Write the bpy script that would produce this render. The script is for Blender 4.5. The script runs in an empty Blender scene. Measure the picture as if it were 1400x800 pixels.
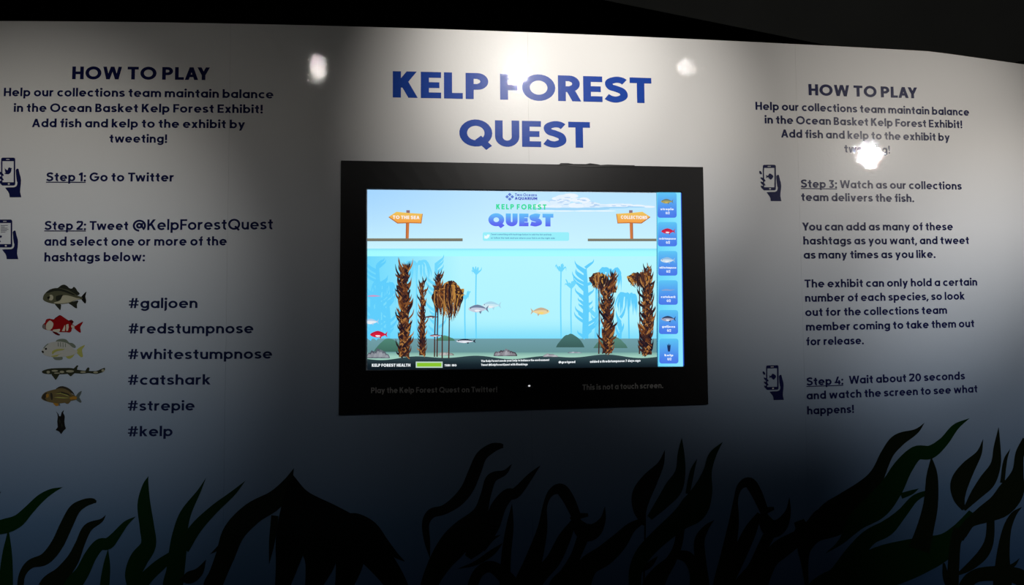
import bpy, math, random
import numpy as np
from mathutils import Vector, Matrix
from mathutils.geometry import tessellate_polygon

random.seed(7)
EYE = 1.8
F_PX = 1300.0
TH_A, TH_B, TH_C, WALL_DIST, LEAN, PITCH, ROLL = 0.15347, 0.09067, -0.01451, 3.63135, 0.14712, -0.12111, 0.01328

# ------------------------------------------------------------------ camera
def ray(px, py):
    """direction of the camera ray through a point of the 1400x800 frame (camera at (0,0,EYE))"""
    px = np.asarray(px, float); py = np.asarray(py, float)
    cr, sr = math.cos(ROLL), math.sin(ROLL)
    a, b = px - 700, py - 400
    x = (a * cr + b * sr) / F_PX
    h = -(-a * sr + b * cr) / F_PX
    c, s = math.cos(PITCH), math.sin(PITCH)
    return np.stack([x, c - s * h, s + c * h], -1)

col = bpy.context.scene.collection
scene = bpy.context.scene
cam_d = bpy.data.cameras.new('camera')
cam = bpy.data.objects.new('camera', cam_d)
col.objects.link(cam)
fw = Vector(ray(700, 400)).normalized()
rt = Vector(ray(701, 400) - ray(700, 400)).normalized()
up = Vector(ray(700, 399) - ray(700, 400)).normalized()
cam.matrix_world = Matrix(((rt.x, up.x, -fw.x, 0), (rt.y, up.y, -fw.y, 0), (rt.z, up.z, -fw.z, EYE), (0, 0, 0, 1)))
cam_d.sensor_width = 36.0
cam_d.lens = F_PX / 1400 * 36.0
cam_d.clip_start = 0.02
scene.camera = cam

# ------------------------------------------------------------------ world, exposure
world = bpy.data.worlds.new('world'); scene.world = world
world.use_nodes = True
world.node_tree.nodes['Background'].inputs[0].default_value = (0.5, 0.6, 0.8, 1)
world.node_tree.nodes['Background'].inputs[1].default_value = 0.016
scene.view_settings.view_transform = 'Standard'
scene.view_settings.look = 'None'
scene.view_settings.exposure = 0.0
scene.view_settings.gamma = 1.0
scene.view_settings.use_curve_mapping = False

# ceiling spotlights: position, aim, power, half angle, blend, lens glow, colour
SPOTS = [
    # label, pos, aim, power W, cone deg (full), blend, lens radius, lens glow
    ('aimed at the left instructions', (-0.86, 0.98, EYE + 1.5), (-2.05, 3.54, EYE - 0.66), 120, 43, 1.0, 0.018, 600, (1.0, 0.965, 0.90)),
    ('aimed at the big title', (0.84, 1.24, EYE + 1.5), (0.20, 3.75, EYE + 0.26), 230, 36, 1.0, 0.022, 60, (1.0, 0.955, 0.905)),
    ('between the title lamp and the right wall', (2.20, 1.68, EYE + 1.5), (2.35, 4.2, EYE - 0.98), 120, 42, 1.0, 0.018, 600, (1.0, 0.95, 0.90)),
    ('far right, aimed at the right instructions', (4.30, 1.68, EYE + 1.09), (1.52, 4.0, EYE - 0.02), 270, 33, 1.0, 0.02, 60, (1.0, 0.945, 0.885)),
]

# ------------------------------------------------------------------ wall surface (curved, leaning back)
US = np.linspace(-4.5, 5.0, 951)
_uc = np.clip(US, -2.6, 2.6)
TH = TH_A + TH_B * _uc + TH_C * _uc ** 2
_dx, _dy = np.cos(TH), np.sin(TH)
_du = US[1] - US[0]
XS = np.concatenate([[0], np.cumsum((_dx[1:] + _dx[:-1]) / 2 * _du)])
YS = np.concatenate([[0], np.cumsum((_dy[1:] + _dy[:-1]) / 2 * _du)])
_i0 = int(np.argmin(abs(US))); XS -= XS[_i0]; YS -= YS[_i0]; YS += WALL_DIST

def wall_uv(u, v, off=0.0):
    u = np.asarray(u, float); v = np.asarray(v, float)
    x = np.interp(u, US, XS); y = np.interp(u, US, YS); t = np.interp(u, US, TH)
    sL, cL = math.sin(LEAN), math.cos(LEAN)
    nx, ny, nz = np.sin(t) * cL, -np.cos(t) * cL, sL + 0 * t
    return np.stack([x - np.sin(t) * sL * v + nx * off, y + np.cos(t) * sL * v + ny * off, v * cL + nz * off + EYE], -1)

def _proj(P):
    P = P - np.array([0, 0, EYE])
    c, s = math.cos(PITCH), math.sin(PITCH)
    d = P[..., 1] * c + P[..., 2] * s
    h = -P[..., 1] * s + P[..., 2] * c
    X, Y = P[..., 0] / d * F_PX, -h / d * F_PX
    cr, sr = math.cos(ROLL), math.sin(ROLL)
    return 700 + X * cr - Y * sr, 400 + X * sr + Y * cr

def uv_at(px, py):
    px = np.asarray(px, float); py = np.asarray(py, float)
    u = (px - 700) / 353; v = -(py - 243) / 353
    e = 1e-4
    for _ in range(7):
        x0, y0 = _proj(wall_uv(u, v)); xu, yu = _proj(wall_uv(u + e, v)); xv, yv = _proj(wall_uv(u, v + e))
        a, b, c, d = (xu - x0) / e, (xv - x0) / e, (yu - y0) / e, (yv - y0) / e
        rx, ry = px - x0, py - y0; D = a * d - b * c
        u = u + (d * rx - b * ry) / D; v = v + (-c * rx + a * ry) / D
    return u, v

def map_wall_px(p, off):          # photo point -> wall surface
    u, v = uv_at(p[:, 0], p[:, 1]); return wall_uv(u, v, off)
def map_wall_uv(p, off):
    return wall_uv(p[:, 0], p[:, 1], off)

# ------------------------------------------------------------------ materials
def lin(c):
    return tuple(((x / 255) / 12.92 if x / 255 <= 0.04045 else ((x / 255 + 0.055) / 1.055) ** 2.4) for x in c)

def gloss_bump(nt, bsdf, strength=0.19, scale=105.0):
    tc = nt.nodes.new('ShaderNodeTexCoord')
    n1 = nt.nodes.new('ShaderNodeTexNoise'); n1.inputs['Scale'].default_value = scale; n1.inputs['Detail'].default_value = 3
    n2 = nt.nodes.new('ShaderNodeTexNoise'); n2.inputs['Scale'].default_value = 30; n2.inputs['Detail'].default_value = 1
    m = nt.nodes.new('ShaderNodeMath'); m.operation = 'MULTIPLY_ADD'; m.inputs[1].default_value = 0.3
    nt.links.new(tc.outputs['Object'], n1.inputs['Vector']); nt.links.new(tc.outputs['Object'], n2.inputs['Vector'])
    nt.links.new(n2.outputs[0], m.inputs[0]); nt.links.new(n1.outputs[0], m.inputs[2])
    b = nt.nodes.new('ShaderNodeBump'); b.inputs['Strength'].default_value = strength; b.inputs['Distance'].default_value = 0.001
    nt.links.new(m.outputs[0], b.inputs['Height'])
    nt.links.new(b.outputs[0], bsdf.inputs['Normal']); nt.links.new(b.outputs[0], bsdf.inputs['Coat Normal'])

def vinyl_like(m, rough=0.27):
    nt = m.node_tree; b = nt.nodes['Principled BSDF']
    b.inputs['Roughness'].default_value = rough
    b.inputs['Specular IOR Level'].default_value = 0.07
    b.inputs['Coat Weight'].default_value = 0.5
    b.inputs['Coat Roughness'].default_value = 0.010
    gloss_bump(nt, b)
    return nt, b

_mats = {}
def print_mat(c):
    """glossy printed vinyl of one colour (c = linear rgb)"""
    key = ('p',) + tuple(round(x, 4) for x in c)
    if key not in _mats:
        m = bpy.data.materials.new('printed_vinyl'); m.use_nodes = True
        nt, b = vinyl_like(m)
        tc = nt.nodes.new('ShaderNodeTexCoord'); n = nt.nodes.new('ShaderNodeTexNoise'); n.inputs['Scale'].default_value = 30
        mx = nt.nodes.new('ShaderNodeMix'); mx.data_type = 'RGBA'
        mx.inputs[6].default_value = (*[x * 0.92 for x in c], 1); mx.inputs[7].default_value = (*[min(1, x * 1.08) for x in c], 1)
        nt.links.new(tc.outputs['Object'], n.inputs['Vector']); nt.links.new(n.outputs[0], mx.inputs[0])
        nt.links.new(mx.outputs[2], b.inputs['Base Color'])
        _mats[key] = m
    return _mats[key]

def simple_mat(name, c, rough=0.6, spec=0.4, metal=0.0, noise=0.15, scale=25):
    if name in _mats: return _mats[name]
    m = bpy.data.materials.new(name); m.use_nodes = True
    nt = m.node_tree; b = nt.nodes['Principled BSDF']
    b.inputs['Roughness'].default_value = rough; b.inputs['Metallic'].default_value = metal
    b.inputs['Specular IOR Level'].default_value = spec
    tc = nt.nodes.new('ShaderNodeTexCoord'); n = nt.nodes.new('ShaderNodeTexNoise'); n.inputs['Scale'].default_value = scale
    mx = nt.nodes.new('ShaderNodeMix'); mx.data_type = 'RGBA'
    mx.inputs[6].default_value = (*[x * (1 - noise) for x in c], 1); mx.inputs[7].default_value = (*[min(1, x * (1 + noise)) for x in c], 1)
    nt.links.new(tc.outputs['Object'], n.inputs['Vector']); nt.links.new(n.outputs[0], mx.inputs[0])
    nt.links.new(mx.outputs[2], b.inputs['Base Color'])
    _mats[name] = m
    return m

def panel_mat():
    m = bpy.data.materials.new('wall_graphic_vinyl'); m.use_nodes = True
    nt, b = vinyl_like(m)
    # the print fades from warm white at the top to sea blue at the foot
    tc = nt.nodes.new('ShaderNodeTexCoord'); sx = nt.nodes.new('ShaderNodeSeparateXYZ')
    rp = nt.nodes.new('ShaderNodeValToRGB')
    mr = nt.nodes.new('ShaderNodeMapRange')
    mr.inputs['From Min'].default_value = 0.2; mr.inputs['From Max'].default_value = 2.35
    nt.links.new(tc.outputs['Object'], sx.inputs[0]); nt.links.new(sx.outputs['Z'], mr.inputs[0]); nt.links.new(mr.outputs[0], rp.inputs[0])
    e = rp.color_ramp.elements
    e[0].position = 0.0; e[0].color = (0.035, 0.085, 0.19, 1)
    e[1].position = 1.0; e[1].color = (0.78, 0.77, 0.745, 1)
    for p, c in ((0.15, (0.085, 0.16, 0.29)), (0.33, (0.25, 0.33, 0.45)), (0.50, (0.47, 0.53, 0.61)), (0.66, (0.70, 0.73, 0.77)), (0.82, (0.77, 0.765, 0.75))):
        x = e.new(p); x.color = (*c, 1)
    nt.links.new(rp.outputs[0], b.inputs['Base Color'])
    return m

def screen_mat():
    m = bpy.data.materials.new('lit_screen'); m.use_nodes = True
    nt = m.node_tree; b = nt.nodes['Principled BSDF']
    b.inputs['Base Color'].default_value = (0.01, 0.01, 0.012, 1); b.inputs['Roughness'].default_value = 0.3
    b.inputs['Specular IOR Level'].default_value = 0.2
    a = nt.nodes.new('ShaderNodeAttribute'); a.attribute_name = 'picture'
    nt.links.new(a.outputs['Color'], b.inputs['Emission Color']); b.inputs['Emission Strength'].default_value = 1.0
    return m

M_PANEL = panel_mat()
M_SCREEN = screen_mat()
M_BEZEL = simple_mat('black_acrylic', (0.004, 0.0042, 0.0048), 0.42, 0.22)
M_DARK = simple_mat('black_paint', (0.004, 0.004, 0.004), 0.95, 0.1)
M_CEIL = simple_mat('dark_ceiling_paint', (0.020, 0.021, 0.019), 0.9, 0.1, scale=3)
M_FLOOR = simple_mat('dark_carpet', (0.012, 0.012, 0.014), 0.95, 0.1, noise=0.4, scale=220)
M_CORE = simple_mat('wall_core_board', (0.30, 0.29, 0.27), 0.8, 0.2)
M_METAL = simple_mat('black_lamp_housing', (0.015, 0.015, 0.015), 0.4, 0.5)

# ------------------------------------------------------------------ object helpers
def tag(o, label=None, cat=None, group=None, kind=None):
    if label: o['label'] = label
    if cat: o['category'] = cat
    if group: o['group'] = group
    if kind: o['kind'] = kind
    return o

def empty(name, loc, label, cat, group=None):
    o = bpy.data.objects.new(name, None); col.objects.link(o)
    o.location = Vector(loc); o.empty_display_size = 0.05
    return tag(o, label, cat, group)

def root_loc(o):
    v = Vector((0, 0, 0))
    while o is not None:
        v += o.location; o = o.parent
    return v

def mesh_obj(name, verts, faces, mats, parent=None, fmat=None, fcol=None, origin=None):
    verts = np.asarray(verts, float)
    if parent is not None:
        base = root_loc(parent); own = Vector((0, 0, 0))
    else:
        base = Vector(origin) if origin is not None else Vector(verts.mean(0)); own = base
    me = bpy.data.meshes.new(name)
    me.from_pydata([tuple(v) for v in (verts - np.array(base))], [], faces)
    for m in (mats if isinstance(mats, (list, tuple)) else [mats]): me.materials.append(m)
    if fmat is not None: me.polygons.foreach_set('material_index', fmat)
    if fcol is not None:
        at = me.color_attributes.new('picture', 'FLOAT_COLOR', 'CORNER')
        at.data.foreach_set('color', np.array(fcol, dtype=np.float32).ravel())
    me.update()
    o = bpy.data.objects.new(name, me); col.objects.link(o)
    o.location = own
    if parent is not None: o.parent = parent
    return o

def box(name, c0, c1, mat, parent=None):
    x0, y0, z0 = c0; x1, y1, z1 = c1
    v = [(x0, y0, z0), (x1, y0, z0), (x1, y1, z0), (x0, y1, z0), (x0, y0, z1), (x1, y0, z1), (x1, y1, z1), (x0, y1, z1)]
    f = [(0, 3, 2, 1), (4, 5, 6, 7), (0, 1, 5, 4), (1, 2, 6, 5), (2, 3, 7, 6), (3, 0, 4, 7)]
    return mesh_obj(name, v, f, mat, parent)

def catmull(pts, n=6):
    P = [tuple(map(float, p)) for p in pts]
    if len(P) < 3: 
        return [tuple(P[0][k] + (P[1][k] - P[0][k]) * i / n for k in range(len(P[0]))) for i in range(n + 1)]
    out = []
    Q = [tuple(2 * P[0][k] - P[1][k] for k in range(len(P[0])))] + P + [tuple(2 * P[-1][k] - P[-2][k] for k in range(len(P[0])))]
    for i in range(1, len(Q) - 2):
        a, b, c, d = Q[i - 1], Q[i], Q[i + 1], Q[i + 2]
        for s in range(n):
            t = s / n
            out.append(tuple(0.5 * (2 * b[k] + (c[k] - a[k]) * t + (2 * a[k] - 5 * b[k] + 4 * c[k] - d[k]) * t * t + (3 * b[k] - a[k] - 3 * c[k] + d[k]) * t ** 3) for k in range(len(b))))
    out.append(P[-1])
    return out

def smooth_loop(pts, n=3):
    P = [tuple(map(float, p)) for p in pts]; m = len(P); out = []
    for i in range(m):
        a, b, c, d = P[i - 1], P[i], P[(i + 1) % m], P[(i + 2) % m]
        for s in range(n):
            t = s / n
            out.append(tuple(0.5 * (2 * b[k] + (c[k] - a[k]) * t + (2 * a[k] - 5 * b[k] + 4 * c[k] - d[k]) * t * t + (3 * b[k] - a[k] - 3 * c[k] + d[k]) * t ** 3) for k in (0, 1)))
    return out

class Flat:
    """flat artwork collected in 2-D, laid on a surface by a mapping"""
    def __init__(s): s.v = []; s.o = []; s.f = []; s.c = []
    def add(s, pts, faces, c, off):
        n = len(s.v); s.v += [(p[0], p[1]) for p in pts]; s.o += [off] * len(pts)
        for f in faces:
            s.f.append(tuple(n + i for i in f)); s.c.append(c)
        return s
    def poly(s, pts, c=(0, 0, 0), off=0.0006, smooth=0):
        if smooth: pts = smooth_loop(pts, smooth)
        tri = tessellate_polygon([[Vector((p[0], p[1], 0)) for p in pts]])
        return s.add(pts, [tuple(t) for t in tri], c, off)
    def rect(s, x0, y0, x1, y1, c=(0, 0, 0), off=0.0006, n=1):
        pts = []; fs = []
        for i in range(n + 1):
            x = x0 + (x1 - x0) * i / n; pts += [(x, y0), (x, y1)]
        for i in range(n): fs.append((2 * i, 2 * i + 2, 2 * i + 3, 2 * i + 1))
        return s.add(pts, fs, c, off)
    def ell(s, cx, cy, rx, ry, c=(0, 0, 0), off=0.0006, n=14, rot=0):
        cr, sr = math.cos(rot), math.sin(rot)
        pts = [(cx + rx * math.cos(a) * cr - ry * math.sin(a) * sr, cy + rx * math.cos(a) * sr + ry * math.sin(a) * cr) for a in [2 * math.pi * i / n for i in range(n)]]
        return s.add(pts, [tuple(range(n))], c, off)
    def ribbon(s, pts, c=(0, 0, 0), off=0.0006, sub=5, across=1):
        """pts = (x, y, width)"""
        q = catmull(pts, sub) if sub > 1 else pts
        L = len(q); vs = []; fs = []
        for i in range(L):
            a = q[max(0, i - 1)]; b = q[min(L - 1, i + 1)]
            tx, ty = b[0] - a[0], b[1] - a[1]; l = math.hypot(tx, ty) or 1; nx, ny = -ty / l, tx / l
            w = max(0.0, q[i][2]) / 2 + 1e-5
            for k in range(across + 1):
                t = (k / across * 2 - 1) * w
                vs.append((q[i][0] + nx * t, q[i][1] + ny * t))
        m = across + 1
        for i in range(L - 1):
            for k in range(across): fs.append((i * m + k, i * m + k + 1, (i + 1) * m + k + 1, (i + 1) * m + k))
        return s.add(vs, fs, c, off)
    def ring(s, outer, inner, c=(0, 0, 0), off=0.0006):
        n = len(outer)
        return s.add(list(outer) + list(inner), [(i, (i + 1) % n, n + (i + 1) % n, n + i) for i in range(n)], c, off)
    def xf(s, f):
        s.v = [f(x, y) for x, y in s.v]; return s
    def centre(s, mp):
        a = np.array(s.v); m = (a.min(0) + a.max(0)) / 2
        return mp(m[None, :], np.array([0.0]))[0]
    def build(s, name, mp, parent=None, screen=False, mat=None, label=None, cat=None, group=None, toward=None):
        V = mp(np.array(s.v, float), np.array(s.o, float))
        # make every face look at the room
        o = np.array([0, 0, EYE]); F = []
        for f in s.f:
            a, b, c = V[f[0]], V[f[1]], V[f[2]]
            n = np.cross(b - a, c - a)
            if len(f) > 3 and np.dot(n, n) < 1e-16: n = np.cross(V[f[2]] - a, V[f[3]] - a)
            F.append(tuple(reversed(f)) if np.dot(n, o - a) < 0 else f)
        if screen:
            cc = []
            for f, c in zip(F, s.c):
                for i in f:
                    q = c(*s.v[i]) if callable(c) else c
                    cc.append((*lin(q), 1.0))
            ob = mesh_obj(name, V, F, M_SCREEN, parent, fcol=cc)
        else:
            cols = []; fm = []
            for c in s.c:
                if c not in cols: cols.append(c)
                fm.append(cols.index(c))
            ob = mesh_obj(name, V, F, [mat] if mat else [print_mat(c) for c in cols], parent, fmat=[0] * len(F) if mat else fm)
        return tag(ob, label, cat, group)

# ------------------------------------------------------------------ letter shapes: geometric single-line sans
def glyph(ch, w):
    """returns (Flat, advance) ; capital height 1, stroke weight w"""
    g = Flat(); X = 0.72; off = 0
    R = lambda a, b, c, d: g.rect(a, b, c, d, off=off)
    def arc(cx, cy, rx, ry, a0=0, a1=360, n=None):
        n = n or max(6, int(abs(a1 - a0) / 13)); vs = []
        for i in range(n + 1):
            a = math.radians(a0 + (a1 - a0) * i / n)
            vs += [(cx + rx * math.cos(a), cy + ry * math.sin(a)), (cx + (rx - w) * math.cos(a), cy + (ry - w) * math.sin(a))]
        g.add(vs, [(2 * i, 2 * i + 2, 2 * i + 3, 2 * i + 1) for i in range(n)], (0, 0, 0), off)
    def D(x0, y0, x1, y1, k=1.0):      # diagonal with level ends, x = centre of the stroke
        l = math.hypot(x1 - x0, y1 - y0); h = w * k / 2 * l / abs(y1 - y0)
        g.add([(x0 - h, y0), (x0 + h, y0), (x1 + h, y1), (x1 - h, y1)], [(0, 1, 2, 3)], (0, 0, 0), off)
    def P(pts, k=1.0, sub=5): g.ribbon([(x, y, w * k) for x, y in pts], off=off, sub=sub)
    h = w / 2; q = w * 0.92
    if ch == ' ': return g, 0.25
    if ch in 'adbpq':
        W = 0.70; arc(W / 2, X / 2, W / 2, X / 2 + .01)
        x0 = W - w if ch in 'adq' else 0
        R(x0, {'a': 0, 'd': 0, 'b': 0, 'p': -.27, 'q': -.27}[ch], x0 + w, {'a': X, 'd': 1.03, 'b': 1.03, 'p': X, 'q': X}[ch]); return g, W
    if ch == 'g':
        W = 0.70; arc(W / 2, X / 2, W / 2, X / 2 + .01); R(W - w, 0.0, W, X); arc(W / 2, 0.02, W / 2, .30, 205, 360); return g, W
    if ch == 'o': arc(.36, X / 2, .36, X / 2 + .01); return g, .72
    if ch == 'c': arc(.36, X / 2, .36, X / 2 + .01, 48, 312); return g, .61
    if ch == 'e': arc(.36, X / 2, .36, X / 2 + .01, 0, 318); R(.05, X / 2 - h * .85, .715, X / 2 + h * .75); return g, .72
    if ch in 'nh':
        W = .62; R(0, 0, w, X if ch == 'n' else 1.03); arc(W / 2, X - .32, W / 2, .33, 0, 180); R(W - w, 0, W, X - .31); return g, W
    if ch == 'm':
        W = 1.0; R(0, 0, w, X); r = (W + w) / 4
        for k in (0, 1):
            cx = r + k * (2 * r - w); arc(cx, X - .30, r, .31, 0, 180); R(cx + r - w, 0, cx + r, X - .29)
        return g, W
    if ch == 'u':
        W = .62; R(W - w, 0, W, X); arc(W / 2, .32, W / 2, .33, 180, 360); R(0, .31, w, X); return g, W
    if ch == 'r': R(0, 0, w, X); arc(.32, X - .32, .32, .33, 72, 180); return g, .42
    if ch in 'ij':
        if ch == 'i': R(0, 0, w, X)
        else: R(0, -.1, w, X); arc(w - .2, -.08, .2, .2, 270, 360)
        g.ell(h, .92, w * .62, w * .62, off=off); return g, w
    if ch == 'l': R(0, 0, w, 1.03); return g, w
    if ch == 't': R(.12, .2, .12 + w, .93); arc(.34, .21, .22, .22, 180, 285); R(0, X - q, .42, X); return g, .43
    if ch == 'f': R(.12, 0, .12 + w, .78); arc(.34, .80, .22, .24, 82, 180); R(0, X - q, .40, X); return g, .40
    if ch == 's':
        P([(.47, X - .15), (.38, X - h + .00), (.27, X - h + .01), (.13, X - h - .04), (.10, X - .21), (.18, X / 2 + .03), (.38, X / 2 - .04), (.46, .20), (.42, h + .04), (.28, h - .01), (.15, h + .01), (.05, .15)], .95); return g, .54
    if ch == 'k': R(0, 0, w, 1.03); D(.14, X * .42, .48, X, 1.0); D(.50, 0, .25, X * .56, 1.0); return g, .60
    if ch == 'v': D(h, X, .33, 0); D(.66 - h, X, .33, 0); return g, .66
    if ch == 'w':
        for a, b in ((h, .27), (.50, .27), (.50, .73), (1.0 - h, .73)): D(a, X, b, 0, .92)
        return g, 1.0
    if ch == 'x': D(h, X, .60 - h, 0); D(.60 - h, X, h, 0); return g, .60
    if ch == 'y': D(h, X, .34, 0); D(.66 - h, X, .20, -.27); return g, .66
    if ch == 'z': R(0, 0, .54, q); R(0, X - q, .54, X); D(h, 0, .54 - h, X); return g, .54
    if ch == 'A': D(h, 0, .41, 1.0); D(.82 - h, 0, .41, 1.0); R(.17, .22, .65, .22 + q); return g, .82
    if ch == 'B':
        R(0, 0, w, 1); R(0, 0, .36, q); R(0, 1 - q, .34, 1); R(0, .5 - h, .36, .5 + h); arc(.35, .28, .29, .28, -90, 90); arc(.33, .745, .26, .255, -90, 90); return g, .64
    if ch == 'C': arc(.48, .5, .48, .51, 45, 315); return g, .84
    if ch == 'D': R(0, 0, w, 1); R(0, 0, .34, q); R(0, 1 - q, .34, 1); arc(.34, .5, .44, .5, -90, 90); return g, .78
    if ch == 'E': R(0, 0, w, 1); R(0, 0, .60, q); R(0, 1 - q, .60, 1); R(0, .5 - q / 2, .55, .5 + q / 2); return g, .60
    if ch == 'F': R(0, 0, w, 1); R(0, 1 - q, .58, 1); R(0, .5 - q / 2 - .02, .53, .5 + q / 2 - .02); return g, .58
    if ch == 'G': arc(.48, .5, .48, .51, 42, 360); R(.48, .5 - h, .96, .5 + h * .7); return g, .95
    if ch == 'H': R(0, 0, w, 1); R(.74 - w, 0, .74, 1); R(0, .5 - q / 2, .74, .5 + q / 2); return g, .74
    if ch == 'I': R(0, 0, w, 1); return g, w
    if ch == 'K': R(0, 0, w, 1); D(.16, .38, .70 - h * 1.2, 1, 1.05); D(.74 - h * 1.2, 0, .32, .60, 1.05); return g, .74
    if ch == 'L': R(0, 0, w, 1); R(0, 0, .56, q); return g, .56
    if ch == 'M': R(0, 0, w, 1); R(.9 - w, 0, .9, 1); D(h, 1, .45, .25); D(.9 - h, 1, .45, .25); return g, .9
    if ch == 'N': R(0, 0, w, 1); R(.76 - w, 0, .76, 1); D(h * 1.2, 1, .76 - h * 1.2, 0); return g, .76
    if ch == 'O': arc(.51, .5, .51, .515); return g, 1.02
    if ch == 'Q': arc(.51, .5, .51, .515); P([(.58, .32), (.92, -.06)], 1.0, 2); return g, 1.02
    if ch in 'PR':
        R(0, 0, w, 1); R(0, 1 - q, .36, 1); R(0, .36, .36, .36 + q); arc(.36, .68, .32, .32, -90, 90)
        if ch == 'R': D(.70 - h, 0, .40, .40, 1.05)
        return g, .70
    if ch == 'S':
        P([(.62, .80), (.52, 1 - h - .01), (.36, 1 - h + .01), (.18, 1 - h - .05), (.12, .74), (.18, .60), (.36, .53), (.55, .43), (.60, .27), (.52, h + .05), (.35, h - .01), (.18, h + .02), (.05, .22)], 1.0); return g, .70
    if ch == 'T': R(0, 1 - q, .70, 1); R(.35 - h, 0, .35 + h, 1); return g, .70
    if ch == 'U': R(0, .36, w, 1); R(.76 - w, .36, .76, 1); arc(.38, .38, .38, .39, 180, 360); return g, .76
    if ch == 'W':
        for a, b in ((h, .32), (.60, .32), (.60, .88), (1.2 - h, .88)): D(a, 1, b, 0, .95)
        return g, 1.2
    if ch == 'Y': R(.38 - h, 0, .38 + h, .46); D(h, 1, .38, .40); D(.76 - h, 1, .38, .40); return g, .76
    if ch == '!': R(.02, .30, .02 + w, 1); g.ell(.02 + h, .09, w * .6, w * .6, off=off); return g, w + .04
    if ch == '.': g.ell(h, .09, w * .6, w * .6, off=off); return g, w
    if ch == ',': P([(w * .7, .16), (0, -.16)], .9, 2); return g, w
    if ch == ':': g.ell(h, .09, w * .6, w * .6, off=off); g.ell(h, .60, w * .6, w * .6, off=off); return g, w
    if ch == ';': g.ell(h, .60, w * .6, w * .6, off=off); P([(w * .7, .16), (0, -.16)], .9, 2); return g, w
    if ch == '/': D(.0, 0, .35, 1); return g, .35
    if ch == '#':
        R(0, .26, .76, .26 + q * .8); R(.02, .62, .78, .62 + q * .8); D(.20, 0, .32, 1, .85); D(.48, 0, .60, 1, .85); return g, .80
    if ch == '@':
        arc(.56, .42, .56, .56, -50, 270); k = w; arc(.55, .42, .27, .27); P([(.80, .66), (.79, .36), (.86, .22), (.98, .24), (1.04, .42)], .9); return g, 1.12
    if ch == '0': arc(.35, .5, .35, .51); return g, .70
    if ch == '1': R(.16, 0, .16 + w, 1); P([(.0, .72), (.16 + h, .93)], 1, 2); return g, .16 + w
    if ch == '2': P([(.06, .76), (.14, .92), (.32, 1 - h), (.52, .90), (.54, .68), (.40, .44), (.06, h * .9)], 1); R(0, 0, .64, q); return g, .64
    if ch == '3': R(.04, 1 - q, .58, 1); D(.26, .56, .50, 1 - q * .5); arc(.28, .31, .31, .32, -150, 100); return g, .62
    if ch == '4': D(.06 + h, .26, .40, 1.0); R(0, .18, .68, .18 + q); R(.42, 0, .42 + w, .55); return g, .68
    if ch == '7': R(0, 1 - q, .60, 1); D(.20, 0, .60 - h, 1 - q * .4); return g, .60
    return g, .5

KERN = {'To': -.10, 'Tw': -.10, 'LA': -.04, 'AY': -.14, 'LP': 0, 'Wa': -.06, 'Yo': -.10, 'ay': -.03, 'Fo': -.04, 'ry': -.05, 'we': -.03, 'ew': -.02, 'tt': 0.0}

def lay(text, w, track=.15):
    x = 0; out = []; prev = ''
    for ch in text:
        g, adv = glyph(ch, w)
        x += KERN.get(prev + ch, 0)
        if ch == ' ': x += adv
        else:
            out.append((ch, g, x)); x += adv + track
        prev = ch
    return out, x - track

def line_flats(text, x0, y0, x1, y1, cap, w, col_, off=.0006, per_letter=False, space='wall', track=.105, underline=None):
    """text from (x0,y0) to (x1,y1) baseline ends in photo points, cap = height of capitals there"""
    lst, L = lay(text, w, track)
    if space == 'wall':
        (ua, va), (ub, vb) = [tuple(map(float, uv_at(x, y))) for x, y in ((x0, y0), (x1, y1))]
        _, vt = uv_at(x0, y0 - cap); hh = float(vt) - va
        f = lambda x, y: (ua + (ub - ua) * x / L, va + (vb - va) * x / L + hh * y)
    else:
        f = lambda x, y: (x0 + (x1 - x0) * x / L, y0 + (y1 - y0) * x / L - cap * y)
    res = []; tot = Flat()
    for ch, g, x in lst:
        t = tot if not per_letter else Flat()
        t.add([f(x + p[0], p[1]) for p in g.v], g.f, col_, off)
        if per_letter: res.append(t)
    if underline is not None:      # characters 0..underline carry an underline
        xe = lst[underline][2] + lay(lst[underline][0], w)[1]
        U = Flat(); n = 8
        U.rect(-.02, -.17, xe, -.17 + w * .55, col_, off, n); U.xf(f)
        return tot, U
    return res if per_letter else tot

NAVY = (0.009, 0.012, 0.068)
TITLE_BLUE = (0.012, 0.055, 0.33)
HASH = (0.008, 0.013, 0.055)

# ------------------------------------------------------------------ room
box('floor', (-4.5, -3.0, -0.1), (6.5, 7.0, 0.0), M_FLOOR)['kind'] = 'structure'
box('ceiling', (-4.5, -3.0, 3.55), (6.5, 7.0, 3.65), M_CEIL)['kind'] = 'structure'
box('wall_rear', (-4.5, 6.9, 0.0), (6.5, 7.0, 3.55), M_DARK)['kind'] = 'structure'
box('wall_left', (-4.5, -2.9, 0.0), (-4.4, 6.9, 3.55), M_DARK)['kind'] = 'structure'
box('wall_right', (6.4, -2.9, 0.0), (6.5, 6.9, 3.55), M_DARK)['kind'] = 'structure'
# the hall stays open and dim behind the camera

def top_v(u):
    return float(np.interp(u, [-4, 1.80, 1.90, 2.30, 4], [.5545, .5545, .549, .521, .48]))

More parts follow.
